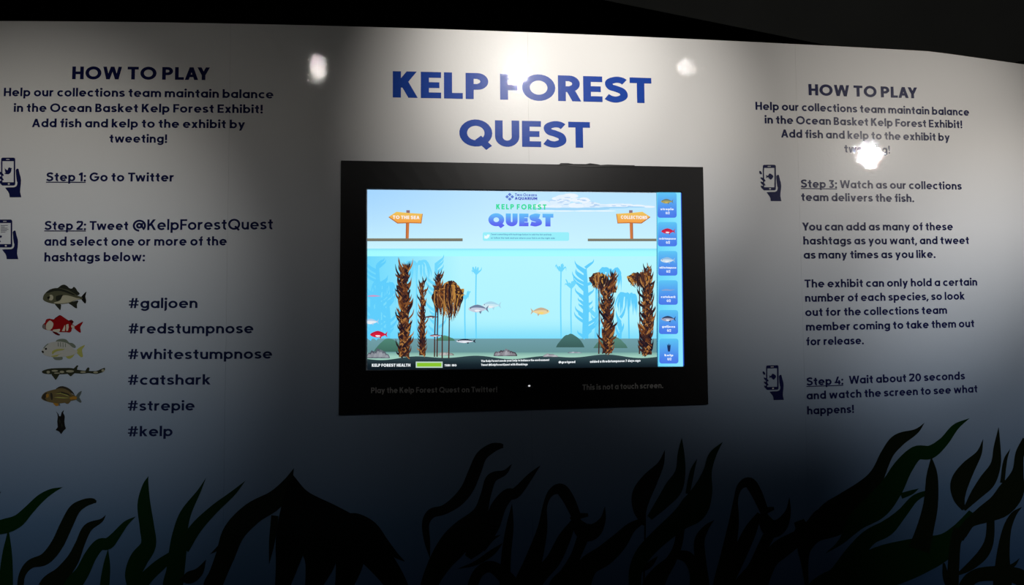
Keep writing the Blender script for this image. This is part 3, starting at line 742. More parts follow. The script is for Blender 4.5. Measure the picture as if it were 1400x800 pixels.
# ------------------------------------------------------------------ kelp printed along the foot of the wall
KG = (0.003, 0.021, 0.005); KB = (0.006, 0.010, 0.005); KD = (0.002, 0.004, 0.002)
KELP = [
 ('dark green kelp with long curling tips at the left edge of the wall', [
  (KG, [(-12, 723, 18), (8, 719, 20), (25, 712, 17), (40, 697, 13), (55, 682, 11), (70, 672, 7), (86, 666, 0)]),
  (KG, [(12, 722, 0), (10, 760, 14), (8, 805, 20)]),
  (KB, [(132, 686, 3), (126, 685, 8), (115, 688, 11), (102, 697, 15), (91, 718, 17), (78, 745, 17), (62, 764, 16), (42, 771, 12), (31, 785, 9), (28, 805, 9)]),
  (KB, [(-6, 680, 5), (2, 672, 0)])]),
 ('near black kelp with three stepped tips and a thin stalk, second plant from the left', [
  (KB, [(145, 704, 0), (138, 712, 5), (120, 722, 12), (109, 745, 13), (100, 765, 17), (85, 785, 22), (68, 805, 32)]),
  (KG, [(186, 706, 0), (172, 716, 7), (158, 733, 12), (148, 743, 16), (136, 745, 16), (124, 760, 17), (113, 782, 19), (98, 805, 24)]),
  (KG, [(148, 750, 0), (146, 775, 10), (143, 805, 13)])]),
 ('single tall upright kelp blade with a wavy stem left of the forked kelp', [
  (KG, [(203, 651, 0), (199, 665, 9), (197, 690, 18), (201, 720, 20), (203, 745, 21), (190, 765, 25), (182, 785, 22), (182, 805, 16)])]),
 ('dark green forked kelp with two long pointed tips left of the black mass', [
  (KG, [(282, 653, 0), (272, 672, 5), (254, 702, 15), (246, 730, 20), (243, 755, 24), (240, 780, 25), (236, 805, 28)]),
  (KG, [(336, 657, 0), (318, 675, 7), (292, 697, 12), (268, 722, 16), (250, 750, 18)]),
  (KG, [(240, 757, 12), (218, 773, 16), (200, 790, 18), (190, 805, 22)]),
  (KB, [(282, 765, 0), (272, 782, 12), (258, 790, 16), (245, 792, 0)])]),
 ('broad black arching kelp frond rising to a point beside the black mass', [
  (KB, [(402, 640, 0), (392, 662, 14), (375, 684, 26), (345, 702, 30), (320, 728, 30), (308, 760, 26), (298, 785, 24), (290, 805, 26)]),
  (KB, [(325, 728, 14), (302, 747, 7), (287, 758, 0)]),
  (KB, [(376, 705, 10), (372, 740, 8), (368, 772, 0)])]),
 ('wide black mass of drooping kelp fronds left of centre', [
  (KD, [(400, 650, 2), (415, 682, 24), (452, 712, 44), (488, 735, 46), (518, 765, 38), (545, 805, 28)]),
  (KD, [(470, 708, 10), (488, 708, 12), (508, 721, 16), (525, 742, 13), (540, 758, 8), (554, 768, 0)]),
  (KD, [(398, 660, 10), (401, 700, 36), (398, 740, 42), (392, 775, 30), (386, 805, 20)]),
  (KD, [(415, 690, 40), (432, 735, 56), (438, 765, 44), (428, 805, 22)]),
  (KD, [(470, 730, 50), (478, 765, 40), (470, 805, 24)])]),
 ('tall kelp with three curled tips and wavy blades left of the screen centre', [
  (KB, [(688, 610, 5), (682, 610, 9), (672, 613, 13), (658, 624, 15), (649, 645, 17), (639, 668, 17), (625, 685, 16), (607, 697, 13), (590, 702, 13), (582, 716, 10), (584, 740, 8), (588, 764, 0)]),
  (KB, [(700, 634, 0), (690, 646, 7), (672, 654, 14), (664, 677, 14), (656, 702, 20), (636, 727, 36), (618, 747, 38), (600, 772, 30), (585, 805, 22)]),
  (KB, [(739, 636, 0), (725, 651, 8), (706, 673, 14), (694, 677, 17), (682, 692, 20), (670, 720, 24), (652, 745, 24), (640, 762, 10)]),
  (KB, [(700, 688, 0), (697, 720, 10), (692, 760, 13), (690, 805, 14)]),
  (KB, [(685, 731, 0), (672, 738, 5), (660, 752, 6)]),
  (KB, [(688, 742, 0), (672, 756, 8), (650, 770, 6), (625, 778, 0)]),
  (KB, [(645, 805, 14), (655, 782, 14), (672, 775, 16), (692, 790, 20), (700, 805, 20)])]),
 ('kelp bent over in a narrow arch below the screen, with a short horned leaf', [
  (KB, [(714, 805, 26), (728, 770, 24), (741, 725, 14), (745, 692, 6), (753, 674, 9), (766, 669, 16), (777, 682, 16), (788, 706, 13)]),
  (KB, [(786, 710, 6), (772, 735, 17), (757, 765, 20), (740, 785, 20), (728, 805, 20)]),
  (KB, [(804, 704, 4), (790, 706, 9), (782, 712, 10)]),
  (KB, [(827, 692, 0), (824, 710, 8), (813, 725, 20), (799, 727, 24), (786, 712, 12)]),
  (KB, [(797, 735, 16), (787, 760, 14), (775, 785, 20), (762, 805, 26)])]),
 ('tall kelp with four pointed tips right of the screen centre', [
  (KB, [(909, 615, 0), (903, 635, 9), (888, 657, 22), (877, 677, 26), (875, 698, 18), (881, 718, 4)]),
  (KG, [(932, 598, 0), (931, 620, 9), (930, 645, 14), (921, 667, 24), (906, 687, 18), (888, 708, 8)]),
  (KG, [(953, 627, 0), (946, 645, 6), (940, 675, 6)]),
  (KG, [(988, 604, 0), (974, 622, 10), (967, 645, 12), (960, 672, 28), (948, 695, 38), (928, 712, 28), (902, 734, 24), (880, 757, 22), (869, 780, 18), (868, 805, 16)]),
  (KB, [(878, 712, 8), (862, 722, 14), (845, 742, 24), (825, 760, 28), (803, 775, 28), (788, 805, 36)]),
  (KB, [(930, 708, 14), (928, 740, 11), (918, 765, 14), (902, 785, 24), (892, 805, 30)]),
  (KB, [(922, 758, 10), (940, 762, 16), (950, 780, 16), (955, 805, 24)]),
  (KB, [(976, 711, 0), (965, 722, 8), (956, 740, 14), (958, 770, 15), (962, 805, 16)]),
  (KB, [(900, 760, 0), (888, 772, 8), (874, 782, 4)]),
  (KD, [(882, 715, 2), (881, 760, 2), (880, 805, 2)])]),
 ('kelp bent over in a narrow arch at the right, with a short horned leaf', [
  (KB, [(985, 805, 22), (995, 760, 20), (1003, 715, 14), (1006, 682, 6), (1012, 665, 9), (1024, 660, 15), (1034, 674, 15), (1044, 697, 12)]),
  (KB, [(1038, 702, 6), (1026, 725, 17), (1012, 755, 20), (998, 785, 20), (990, 805, 20)]),
  (KB, [(1058, 695, 4), (1047, 698, 9), (1040, 702, 10)]),
  (KB, [(1079, 680, 0), (1077, 700, 8), (1067, 718, 20), (1053, 722, 24), (1040, 702, 12)]),
  (KB, [(1053, 728, 16), (1042, 750, 15), (1030, 778, 18), (1014, 805, 26)])]),
 ('broad dark green kelp sweeping up to two long tips on the right side', [
  (KB, [(1264, 578, 0), (1252, 590, 7), (1228, 602, 18), (1213, 620, 17), (1200, 648, 20), (1185, 670, 32), (1162, 692, 44), (1138, 710, 48), (1112, 728, 30), (1100, 748, 20), (1100, 770, 10), (1103, 805, 5)]),
  (KG, [(1325, 572, 0), (1306, 584, 9), (1290, 604, 13), (1272, 618, 18), (1252, 620, 20), (1234, 640, 26), (1218, 668, 32), (1198, 692, 36), (1172, 712, 26), (1150, 740, 8), (1128, 757, 0)]),
  (KG, [(1256, 668, 0), (1246, 673, 6), (1232, 678, 8)]),
  (KB, [(1273, 624, 0), (1274, 650, 15), (1272, 690, 20), (1264, 725, 24), (1256, 752, 30)]),
  (KG, [(1268, 673, 6), (1250, 682, 10), (1232, 703, 14), (1212, 722, 22), (1188, 735, 22), (1168, 758, 26), (1150, 785, 30), (1135, 805, 34)]),
  (KG, [(1328, 700, 8), (1310, 726, 20), (1290, 747, 36), (1250, 762, 52), (1205, 776, 58), (1160, 792, 44), (1120, 805, 30)]),
  (KB, [(1132, 697, 4), (1118, 701, 8), (1106, 718, 12), (1092, 734, 20), (1068, 750, 26), (1050, 768, 24), (1030, 805, 36)]),
  (KB, [(1092, 712, 14), (1096, 725, 18), (1085, 740, 14)])]),
 ('tall kelp with four pointed tips at the right edge of the wall', [
  (KB, [(1344, 600, 0), (1338, 620, 8), (1323, 640, 20), (1312, 660, 25), (1311, 680, 17), (1317, 697, 4)]),
  (KB, [(1365, 584, 0), (1363, 610, 9), (1361, 635, 14), (1350, 657, 22), (1335, 675, 16), (1318, 697, 4)]),
  (KB, [(1381, 613, 0), (1374, 630, 5), (1370, 660, 6)]),
  (KB, [(1404, 602, 14), (1394, 620, 12), (1391, 645, 16), (1383, 670, 34), (1368, 690, 34), (1345, 703, 24), (1325, 715, 14), (1310, 735, 16)]),
  (KB, [(1354, 698, 10), (1353, 735, 12), (1344, 757, 15), (1325, 775, 11), (1306, 787, 2)]),
  (KB, [(1310, 722, 14), (1305, 750, 15), (1302, 805, 16)]),
  (KB, [(1397, 693, 0), (1385, 704, 8), (1376, 725, 12), (1371, 760, 18), (1370, 805, 26)]),
  (KB, [(1318, 805, 18), (1332, 788, 18), (1358, 784, 20), (1392, 788, 22), (1405, 805, 24)]),
  (KB, [(1394, 763, 0), (1386, 772, 5), (1375, 778, 6)]),
  (KB, [(1290, 770, 3), (1293, 788, 9), (1300, 805, 13)]),
  (KB, [(1325, 720, 8), (1320, 735, 0)])]),
]
for i, (lab, blades) in enumerate(KELP):
    fl = []
    for j, (c, pts) in enumerate(blades):
        pts = list(pts)
        for e in (0, -1):
            if pts[e][1] >= 805 and abs(pts[e][2]) > 0:
                x, y, w = pts[e]; x2, y2, _ = pts[1 if e == 0 else -2]
                k = (x - x2) / max(8, (y - y2)); ext = (x + k * 18 * .5, 840, w * .8)
                pts = [ext] + pts if e == 0 else pts + [ext]
        fl.append(Flat().ribbon(pts, c, .0012 + .00025 * (j % 4) + .00012 * (i % 2), 6, 4))
    a = Flat(); a.v = sum([f.v for f in fl], [])
    root = empty('printed_kelp', a.centre(map_wall_px), lab, 'printed kelp', 'printed kelp along the foot of the wall')
    for f in fl: f.build('blade', map_wall_px, root)

# ------------------------------------------------------------------ display: black surround and lit screen
FRONT = 0.008
c4 = [(466.3, 219.8), (960.3, 228.8), (967.4, 552.8), (463.2, 567.0)]
s4 = [(501.0, 258.0), (931.0, 263.0), (934.6, 501.5), (500.0, 506.5)]
def map_wall_at(base):
    return lambda p, off: map_wall_px(p, np.asarray(off, float) + base)
mf, ms = map_wall_at(FRONT), map_wall_at(0.001)
def edge_pts(c, n):
    out = []
    for i in range(4):
        a, b = c[i], c[(i + 1) % 4]
        for k in range(n): out.append((a[0] + (b[0] - a[0]) * k / n, a[1] + (b[1] - a[1]) * k / n))
    return np.array(out)
N = 16
display = empty('information_screen', mf(np.array([[716., 392.]]), np.array([0.0]))[0], 'wide lit flat screen in a black surround set in the middle of the wall', 'screen')
eo, ei = edge_pts(c4, N), edge_pts(s4, N)
z = np.zeros(len(eo)); n4 = len(eo)
VO = mf(eo, z); VI = mf(ei, z); VIB = ms(ei, z - .001); VB = map_wall_px(eo, .0004 + z)
V = np.concatenate([VO, VI, VIB, VB]); Fc = []
for i in range(n4):
    j = (i + 1) % n4
    Fc += [(i, n4 + i, n4 + j, j), (n4 + i, 2 * n4 + i, 2 * n4 + j, n4 + j), (3 * n4 + i, i, j, 3 * n4 + j)]
fr = mesh_obj('surround', V, Fc, M_BEZEL, display)
bv = fr.modifiers.new('soft_edges', 'BEVEL'); bv.width = .0015; bv.segments = 2; bv.limit_method = 'ANGLE'
# torn tape edge along the top right of the surround
tp = Flat()
tp.poly([(762, 226.5), (766, 223.6), (776, 223.6), (783, 224.8), (800, 224.9), (806, 223.8), (816, 225.2), (820, 226.2), (830, 225.6), (850, 226.2), (866, 226.6), (870, 229.5), (800, 229)], (0.006, 0.006, 0.007))
tp.build('tape_edge', lambda p, o: mf(p, o * 0 + .0022), display, mat=M_BEZEL)
TXT = (0.40, 0.40, 0.39)
mtx = map_wall_at(FRONT + .0002)
for t, x0, y0, x1, y1, lab in (('Play the Kelp Forest Quest on Twitter!', 507.5, 537.3, 679.5, 536.0, 'dim grey lettering at lower left'), ('This is not a touch screen.', 795.5, 533.2, 905.5, 530.4, 'dim grey lettering at lower right')):
    line_flats(t, x0, y0, x1, y1, 7.6, .20, TXT, space='px').build('surround_lettering', mtx, display, mat=simple_mat('dim_grey_ink', TXT, .7, .1), label=lab)
# little sensor window under the picture
sn = Flat().poly([(718, 530), (719, 527), (723, 525.6), (727, 527), (728.5, 530)], (0.06, 0.06, 0.06), .0004, 2).build('sensor', mtx, display, mat=simple_mat('sensor_plastic', (0.06, .06, .06), .3))
Flat().ell(723, 527.4, 1.6, 1.1, (220, 220, 225), .0008).build('indicator_light', mtx, sn, screen=True)

# --- picture on the screen
def P(): return Flat()
def SB(f, name, parent, **k):
    f.v = [(max(502.2, x), y) for x, y in f.v]      # nothing of the picture runs under the surround
    return f.build(name, ms, parent, screen=True, **k)
def mixc(a, b, t): t = max(0, min(1, t)); return tuple(a[i] + (b[i] - a[i]) * t for i in range(3))
def skyc(x, y):
    t = (y - 258) / 82; s = max(0, 1 - (x - 501) / 170)
    return mixc(mixc((184, 226, 255), (202, 244, 255), t), (160, 210, 255), s * (1 - t) * .8)
def waterc(x, y):
    t = (y - 350) / 112; c = mixc((182, 246, 255), (176, 243, 255), t)
    if y > 440: c = mixc(c, (128, 222, 252), (y - 440) / 22)
    s = max(0, 1 - (x - 500) / 130); c = mixc(c, (92, 208, 252), s * .8)
    return c
bg = P()
def quadgrid(fl, x0, x1, y0, y1, nx, ny, c, off, top=None, bot=None):
    xl = lambda x: x
    vs = []; fs = []
    for j in range(ny + 1):
        for i in range(nx + 1):
            x = x0 + (x1 - x0) * i / nx
            ya = top(x) if top else y0; yb = bot(x) if bot else y1
            vs.append((x, ya + (yb - ya) * j / ny))
    for j in range(ny):
        for i in range(nx): a = j * (nx + 1) + i; fs.append((a, a + 1, a + nx + 2, a + nx + 1))
    fl.add(vs, fs, c, off)
TOP = lambda x: 259.4 + (x - 501) * (264.4 - 259.4) / 430
LEFT = 502.2
quadgrid(bg, LEFT, 897.5, 0, 0, 40, 8, skyc, 0, TOP, lambda x: 340)
quadgrid(bg, LEFT, 897.5, 340, 350.5, 20, 3, lambda x, y: mixc((138, 228, 252), (165, 252, 255), (y - 340) / 4), 0)
quadgrid(bg, LEFT, 897.5, 350.5, 463, 40, 12, waterc, 0)
quadgrid(bg, LEFT, 897.5, 463, 482, 20, 3, lambda x, y: mixc((112, 158, 168), (102, 146, 150), (y - 463) / 19), 0)
quadgrid(bg, LEFT, 898, 482, 493, 20, 2, lambda x, y: mixc((120, 168, 162), (160, 206, 190), (y - 482) / 5), 0)
BOT = lambda x: 505.6 - (x - 501) * 4.0 / 430
wave = lambda x: 489.5 + 1.8 * math.sin((x - 500) / 14.0) + 1.2 * math.sin((x - 500) / 31.0 + 1) - (x - 500) * .006
quadgrid(bg, LEFT, 898.6, 0, 0, 60, 3, lambda x, y: mixc((52, 74, 80), (13, 24, 32), (y - 488) / 14), .0001, wave, BOT)
screen = SB(bg, 'screen', display)
# cloud
cl = P(); rc = random.Random(11)
def puff(x, y, rx, ry, c, off): cl.ell(x, max(y, TOP(x) + ry + .3), rx, ry, c, off, 12)
for i in range(70):
    x = rc.uniform(738, 888); h = 15 * math.exp(-((x - 778) / 34) ** 2) + 3.2 * math.exp(-((x - 850) / 30) ** 2)
    y = 283 - rc.random() * h; puff(x, y, rc.uniform(6, 11) if x < 830 else rc.uniform(6, 9), rc.uniform(1.6, 4.0) if x < 820 else 1.4, mixc((212, 234, 252), (238, 246, 254), rc.random()), .0007 + .00001 * i)
for x, y, rx, ry in ((745, 285.5, 22, 1.5), (775, 286, 26, 1.9), (808, 285.6, 26, 1.7), (840, 284, 20, 1.1), (868, 283.2, 14, .8)):
    cl.ell(x, y, rx, ry, (158, 212, 247), .0016 + .00002 * len(cl.c) / 80, 14)
for i in range(26):
    x = rc.uniform(750, 872); y = 283 - rc.random() * (13 * math.exp(-((x - 778) / 32) ** 2) + 2)
    puff(x, y, rc.uniform(2, 4.5), .6, (176, 208, 242), .0019)
for x in (748, 770, 800, 826): cl.ell(x, 288.6, 16, .9, (232, 246, 255), .0018, 12)
SB(cl, 'cloud_picture', screen)
# signposts
def signpost(cx, ya, flip, text, x0, x1):
    s = P(); k = -1 if flip else 1
    X = lambda x: cx + k * (x - 557)
    s.poly([(X(555.2), 304), (X(559.6), 304), (X(558.8), ya), (X(554.6), ya)], (205, 120, 60), .0003)
    s.poly([(X(555.0), 304), (X(556.4), 304), (X(555.8), ya), (X(554.6), ya)], (170, 95, 55), .0004)
    s.rect(X(555.5), 287.5, X(560.3), 292, (140, 110, 120), .0004)
    s.poly([(X(531.5), 296.5), (X(542), 289.6), (X(558), 291.2), (X(577.8), 292.4), (X(575.8), 305), (X(560), 304.6), (X(543.5), 305)], lambda x, y: mixc((236, 200, 96), (244, 158, 68), (y - 290) / 13), .0005)
    s.ribbon([(X(531.5), 296.8, 1), (X(543.5), 305.2, 1.2), (X(560), 304.8, 1.0), (X(575.8), 305.2, 1.2), (X(577.6), 292.6, .8)], (175, 95, 50), .0006, 1)
    o = SB(s, 'signpost_picture', screen)
    SB(line_flats(text, x0, 299.3, x1, 299.8, 4.6, .26, (250, 240, 235), .0008, space='px'), 'sign_lettering', screen)
signpost(557, 326, False, 'TO THE SEA', 537, 573.5)
signpost(863.2, 326.5, True, 'COLLECTIONS', 848.6, 884.6)
dk = P(); dk.rect(LEFT, 326.0, 632.5, 329.8, (128, 125, 105), .0002, 10); dk.rect(LEFT, 328.4, 632.5, 329.8, (105, 98, 85), .00025, 10)
SB(dk, 'deck_picture', screen)
dk = P(); dk.rect(803.5, 326.4, 897.3, 329.8, (128, 125, 105), .0002, 10); dk.rect(803.5, 328.6, 897.3, 329.8, (105, 98, 85), .00025, 10)
SB(dk, 'deck_picture', screen)
# emblem and headings
em = P()
for a in range(4):
    an = a * math.pi / 2; ex, ey = 696.8 + 3.5 * math.cos(an), 269.2 + 3.1 * math.sin(an)
    em.poly([(ex + 2.6 * math.cos(an + t), ey + 2.4 * math.sin(an + t)) for t in (0, 1.57, 3.14, 4.71)], (88, 120, 205), .0004)
em.ell(696.8, 269.2, 1.4, 1.4, (175, 215, 250), .0006)
SB(em, 'emblem_picture', screen)
SB(line_flats('Two Oceans', 703.8, 268.2, 734, 268.6, 3.9, .20, (70, 90, 190), .0004, space='px'), 'small_lettering', screen)
SB(line_flats('AQUARIUM', 703.8, 273.2, 734.4, 273.6, 3.9, .26, (60, 75, 185), .0004, space='px'), 'small_lettering', screen)
SB(line_flats('KELP FOREST', 678.2, 286.4, 746.8, 286.9, 7.2, .24, (38, 218, 150), .0030, space='px', track=.26), 'green_heading', screen)
qc = lambda x, y: mixc((95, 190, 248), (88, 92, 238), (y - 293) / 15)
SB(line_flats('QUEST', 667.5, 309.2, 756.3, 309.8, 17.3, .33, qc, .0030, space='px', track=.10), 'blue_heading', screen)
nb = P(); nb.rect(661, 317.6, 777, 329.4, (150, 238, 250), .0003, 12); nb.rect(660, 318.6, 661, 328.4, (150, 238, 250), .0003); nb.rect(777, 318.6, 778, 328.4, (150, 238, 250), .0003)
nb.poly([(662.3, 321.5), (664.5, 323), (666.5, 320.6), (669.6, 321), (668.6, 324.5), (665.8, 326.6), (662, 326)], (235, 252, 255), .0005)
nb = SB(nb, 'notice_picture', screen)
SB(line_flats('Tweet something with hashtags below to add the fish and kelp', 671, 321.5, 754, 321.9, 2.1, .2, (95, 150, 190), .0006, space='px'), 'small_lettering', screen)
SB(line_flats('or follow the tank and see where your fish is on the right side', 671, 326.4, 758.5, 326.8, 2.1, .2, (95, 150, 190), .0006, space='px'), 'small_lettering', screen)

# pale blue distant kelp
LB = (96, 206, 252); LB2 = (112, 216, 253)
rnd = random.Random(3)
def far_column(x, y0, y1, hw, n, c=LB):
    s = P()
    s.ribbon([(x, y1, hw * .5), (x + 1, (y0 + y1) / 2, hw * .45), (x, y0 + 6, hw * .25)], c, .0002, 4)
    for i in range(n):
        y = y1 - (y1 - y0) * (i + rnd.random()) / n; k = rnd.choice((-1, 1)); q = rnd.uniform(.5, 1.15)
        s.ribbon([(x, y + 2, 4.2), (x + k * hw * .55 * q, y - 3, 3.4), (x + k * hw * .9 * q, y - 9 * q, 1.8), (x + k * hw * (1.0 * q), y - 15 * q, 0)], c, .0002 + .00001 * (i % 6), 3)
    SB(s, 'distant_kelp_picture', screen)
def far_droop(x, y0, y1, hw, n, c=LB2):
    s = P()
    s.ribbon([(x, y1, 2.0), (x - .6, (y0 + y1) / 2, 1.8), (x, y0 + 5, 1.8)], c, .0002, 3)
    for i in range(n * 2):
        t = rnd.uniform(-1, 1); u = rnd.uniform(.5, 1)
        if hw < 10:   # small tufted crown
            s.ribbon([(x, y0 + 9, 2.4), (x + t * hw * .5, y0 + 4 + abs(t) * 2, 2.2), (x + t * hw, y0 + rnd.uniform(-3, 5), 1.4), (x + t * hw * 1.15, y0 + rnd.uniform(-4, 14), 0)], c, .0002 + .00001 * (i % 6), 3)
        else:
            s.ribbon([(x, y0 + 6, 2), (x + t * hw * .6, y0 + (1 - u) * 12, 2.2), (x + t * hw * u, y0 + 9 + abs(t) * 6, 1.8), (x + t * hw * u * 1.02, y0 + 20 + rnd.uniform(0, 14), 0)], c, .0002 + .00001 * (i % 6), 3)
    SB(s, 'distant_kelp_picture', screen)
far_column(516, 356, 463, 17, 22); far_droop(524, 384, 463, 22, 12, LB); far_droop(570, 356, 463, 22, 12, LB2)
far_column(596, 354, 463, 14, 16, LB2); far_column(508, 400, 463, 14, 14, LB); far_column(530, 405, 463, 13, 12, LB)
far_droop(651, 366, 463, 7, 5, LB2); far_droop(636, 400, 463, 9, 5, LB2); far_droop(767, 362, 463, 7, 5, LB2)
far_droop(781, 385, 463, 9, 6, LB2); far_column(800, 362, 463, 17, 24, LB); far_droop(836, 366, 463, 22, 14, LB)
far_droop(860, 400, 463, 20, 14, LB); far_column(848, 432, 463, 6, 8, LB); far_column(815, 385, 463, 10, 12, LB2)
# mounds and rocks
def mound(x0, x1, y0, y1, c):
    n = 12; pts = [(x0, y1)]
    for i in range(n + 1):
        t = i / n; pts.append((x0 + (x1 - x0) * (.05 + .9 * t), y1 - (y1 - y0) * math.sin(math.pi * (t * .9 + .05)) ** .8 + rnd.uniform(-.8, .8)))
    pts.append((x1, y1)); SB(P().poly(pts, lambda x, y: mixc(c, tuple(v * .8 for v in c), (y - y0) / (y1 - y0)), .0003), 'mound_picture', screen)
mound(511, 553, 463, 481, (80, 134, 118)); mound(760, 799, 457, 475, (72, 116, 112)); mound(811, 858, 459, 476, (92, 144, 130)); mound(596, 622, 459, 466, (90, 150, 125))
def rocks(x0, x1, y0, y1, n, c0, c1):
    s = P()
    for i in range(n):
        t = (i + .5) / n; x = x0 + (x1 - x0) * t; h = (y1 - y0) * (.5 + .5 * math.sin(math.pi * t)) * rnd.uniform(.75, 1.1); w = (x1 - x0) / n * rnd.uniform(.9, 1.4)
        m = rnd.uniform(.0, 1); c = mixc(c0, c1, m)
        pts = [(x - w, y1), (x - w * .8, y1 - h * .6), (x - w * .2, y1 - h), (x + w * .5, y1 - h * .85), (x + w, y1 - h * .3), (x + w, y1)]
        s.poly(pts, c, .0004 + .00003 * i)
        s.poly([(a * .6 + x * .4, b * .6 + (y1 - h * .35) * .4) for a, b in pts], mixc(c, (225, 225, 230), .4), .0008 + .00003 * i)
    SB(s, 'rock_picture', screen)
rocks(503, 531, 477, 490, 7, (60, 68, 80), (120, 128, 138)); rocks(677, 704, 477, 487, 8, (62, 55, 65), (130, 130, 140))
rocks(744, 760, 483, 488, 5, (110, 110, 120), (170, 170, 175)); rocks(778, 793, 480, 483, 4, (90, 100, 115), (150, 165, 175)); rocks(602, 618, 480, 486, 4, (120, 120, 115), (170, 170, 165))
# brown kelp
BR = [(86, 50, 34), (128, 78, 42), (50, 30, 34), (30, 20, 32), (62, 38, 36), (100, 56, 30), (40, 26, 30), (168, 116, 62)]
def brown_column(x, y0, y1, hw, n, label=None, x_top=None):
    s = P(); xt = x if x_top is None else x_top
    s.ribbon([(x, y1, hw * 1.1), (x, (y0 + y1) / 2, hw * .75), (xt, y0 + 8, hw * .35)], (70, 40, 32), .0010, 4)
    for i in range(n):
        t = (i + rnd.random()) / n; y = y1 - (y1 - y0 - 6) * t; cx = x + (xt - x) * max(0, t - .5) * 2 + rnd.uniform(-.45, .45) * hw
        k = rnd.choice((-1, 1)); q = rnd.uniform(.3, 1.0); w = hw * (1 - .25 * t) * (1 if rnd.random() < .8 else 1.25); g = hw / 12 * rnd.uniform(.75, 1.25)
        c = rnd.choice(BR); up_ = rnd.uniform(6, 17) * hw / 12
        s.ribbon([(cx - k * w * .15, y + 3, .8 * g), (cx + k * w * .15 * q, y - 1, 2.6 * g), (cx + k * w * .55 * q, y - up_ * .45, 2.0 * g), (cx + k * w * .75 * q, y - up_, 0)], c, .0012 + .000008 * i, 3)
    return SB(s, 'kelp_picture', screen, label=label)
def brown_droop(x, y0, y1, hw, hh, n, stems, label=None):
    s = P()
    for sx in stems: s.ribbon([(sx, y1, 1.8), (sx + .6, (y0 + y1) / 2 + 10, 1.6), (x + (sx - x) * .6, y0 + 8, 1.5)], (74, 46, 40), .0010, 4)
    for i in range(n):
        t = rnd.uniform(-1, 1); r = rnd.uniform(.35, 1.0); c = rnd.choice(BR + [(190, 138, 62), (170, 115, 45)])
        a_ = math.sqrt(max(0, 1 - t * t)); ph = rnd.uniform(-2.5, 2.5)
        s.ribbon([(x + t * hw * .35 + ph, y0 + 3 + (1 - a_) * hh * .25 + rnd.uniform(0, 6), 1.0), (x + t * hw * .8, y0 + (1 - a_) * hh * .4 + (1 - r) * 9, 1.9), (x + t * hw + ph * .4, y0 + hh * .42 * r + 3, 1.7), (x + t * hw * .8 - ph * .5, y0 + hh * (.45 + .35 * a_) * r + 3, 1.4), (x + t * hw * .75 + ph, y0 + hh * (.5 + .5 * a_) * r + 4, .3)], c, .0012 + .000012 * i, 3)
    return SB(s, 'kelp_picture', screen, label=label)
brown_column(552.5, 360, 488, 13, 210, 'broad brown kelp column')
brown_column(577.5, 379, 486, 8, 100, 'narrow brown kelp column')
brown_column(600, 370, 420, 8, 70)
brown_droop(602, 390, 488, 12, 40, 80, (594, 597.5)); brown_droop(616, 384, 490, 18, 52, 170, (604.5, 613.5), 'drooping brown kelp on thin stems')
brown_column(830, 380, 483, 12, 150, None, 829); brown_column(838, 369, 400, 8, 40)
brown_droop(818, 372, 484, 13, 22, 60, (818.5,)); brown_column(884, 380, 485, 12.5, 170, None, 884); brown_column(886, 360, 410, 9, 50)
brown_droop(873, 371, 484, 15, 22, 60, (874,))
# clip what would spill over the side bar: the bar lies in front of it
# swimming fish
def small_fish(cx, cy, L, body, back, face=1, pale=(235, 240, 245), off=.004, slim=1.0):
    s = P(); k = face; H = L * .17 * slim
    s.poly([(cx - k * L * .32, cy), (cx - k * L * .5, cy - H * 1.1), (cx - k * L * .44, cy), (cx - k * L * .5, cy + H * 1.0)], back, off)
    s.poly([(cx + k * L * .5, cy), (cx + k * L * .36, cy - H * .7), (cx + k * L * .1, cy - H), (cx - k * L * .2, cy - H * .6), (cx - k * L * .38, cy), (cx - k * L * .2, cy + H * .6), (cx + k * L * .1, cy + H), (cx + k * L * .38, cy + H * .6)], body, off + .0001, 2)
    s.poly([(cx + k * L * .46, cy - H * .2), (cx + k * L * .3, cy - H * .85), (cx + k * L * .05, cy - H * 1.25), (cx - k * L * .22, cy - H * .75), (cx - k * L * .36, cy - H * .1), (cx - k * L * .1, cy - H * .35), (cx + k * L * .2, cy - H * .4)], back, off + .0002, 2)
    s.poly([(cx + k * L * .2, cy + H * .3), (cx, cy + H * .2), (cx - k * L * .1, cy + H * .55), (cx + k * L * .1, cy + H * .8)], pale, off + .0003, 2)
    s.poly([(cx - k * L * .02, cy + H * .7), (cx - k * L * .1, cy + H * 1.5), (cx - k * L * .16, cy + H * .6)], back, off + .0002)
    s.ell(cx + k * L * .38, cy - H * .15, L * .022, L * .022, (30, 30, 40), off + .0004, 8)
    return s
def add_fish(*a, label=None, **k): return SB(small_fish(*a, **k), 'fish_picture', screen, label=label)
add_fish(654, 422.5, 28, (196, 204, 222), (112, 128, 158), face=-1, label='grey silver fish')
add_fish(672, 417.5, 26, (205, 235, 245), (170, 215, 235), face=-1, off=.0035)
add_fish(738, 426, 26, (236, 212, 160), (198, 178, 150), face=1, pale=(248, 218, 120), label='yellow fish')
add_fish(518, 457.5, 24, (215, 30, 60), (190, 25, 60), face=-1, pale=(240, 235, 240), label='red fish')
add_fish(508, 440, 20, (225, 235, 245), (170, 205, 235), face=-1)
add_fish(637, 466.5, 27, (215, 220, 232), (30, 32, 52), face=-1, pale=(240, 242, 248), label='black and white fish', slim=.55)
add_fish(590, 433.5, 18, (120, 90, 95), (60, 40, 50), face=-1, slim=.5); add_fish(596, 459, 18, (190, 150, 160), (70, 50, 60), face=-1, slim=.5)
fl_ = P().ribbon([(503, 405, 1.2), (511, 404.6, 2.2), (520, 405, .4)], (205, 150, 195), .003, 3); SB(fl_, 'fish_picture', screen)
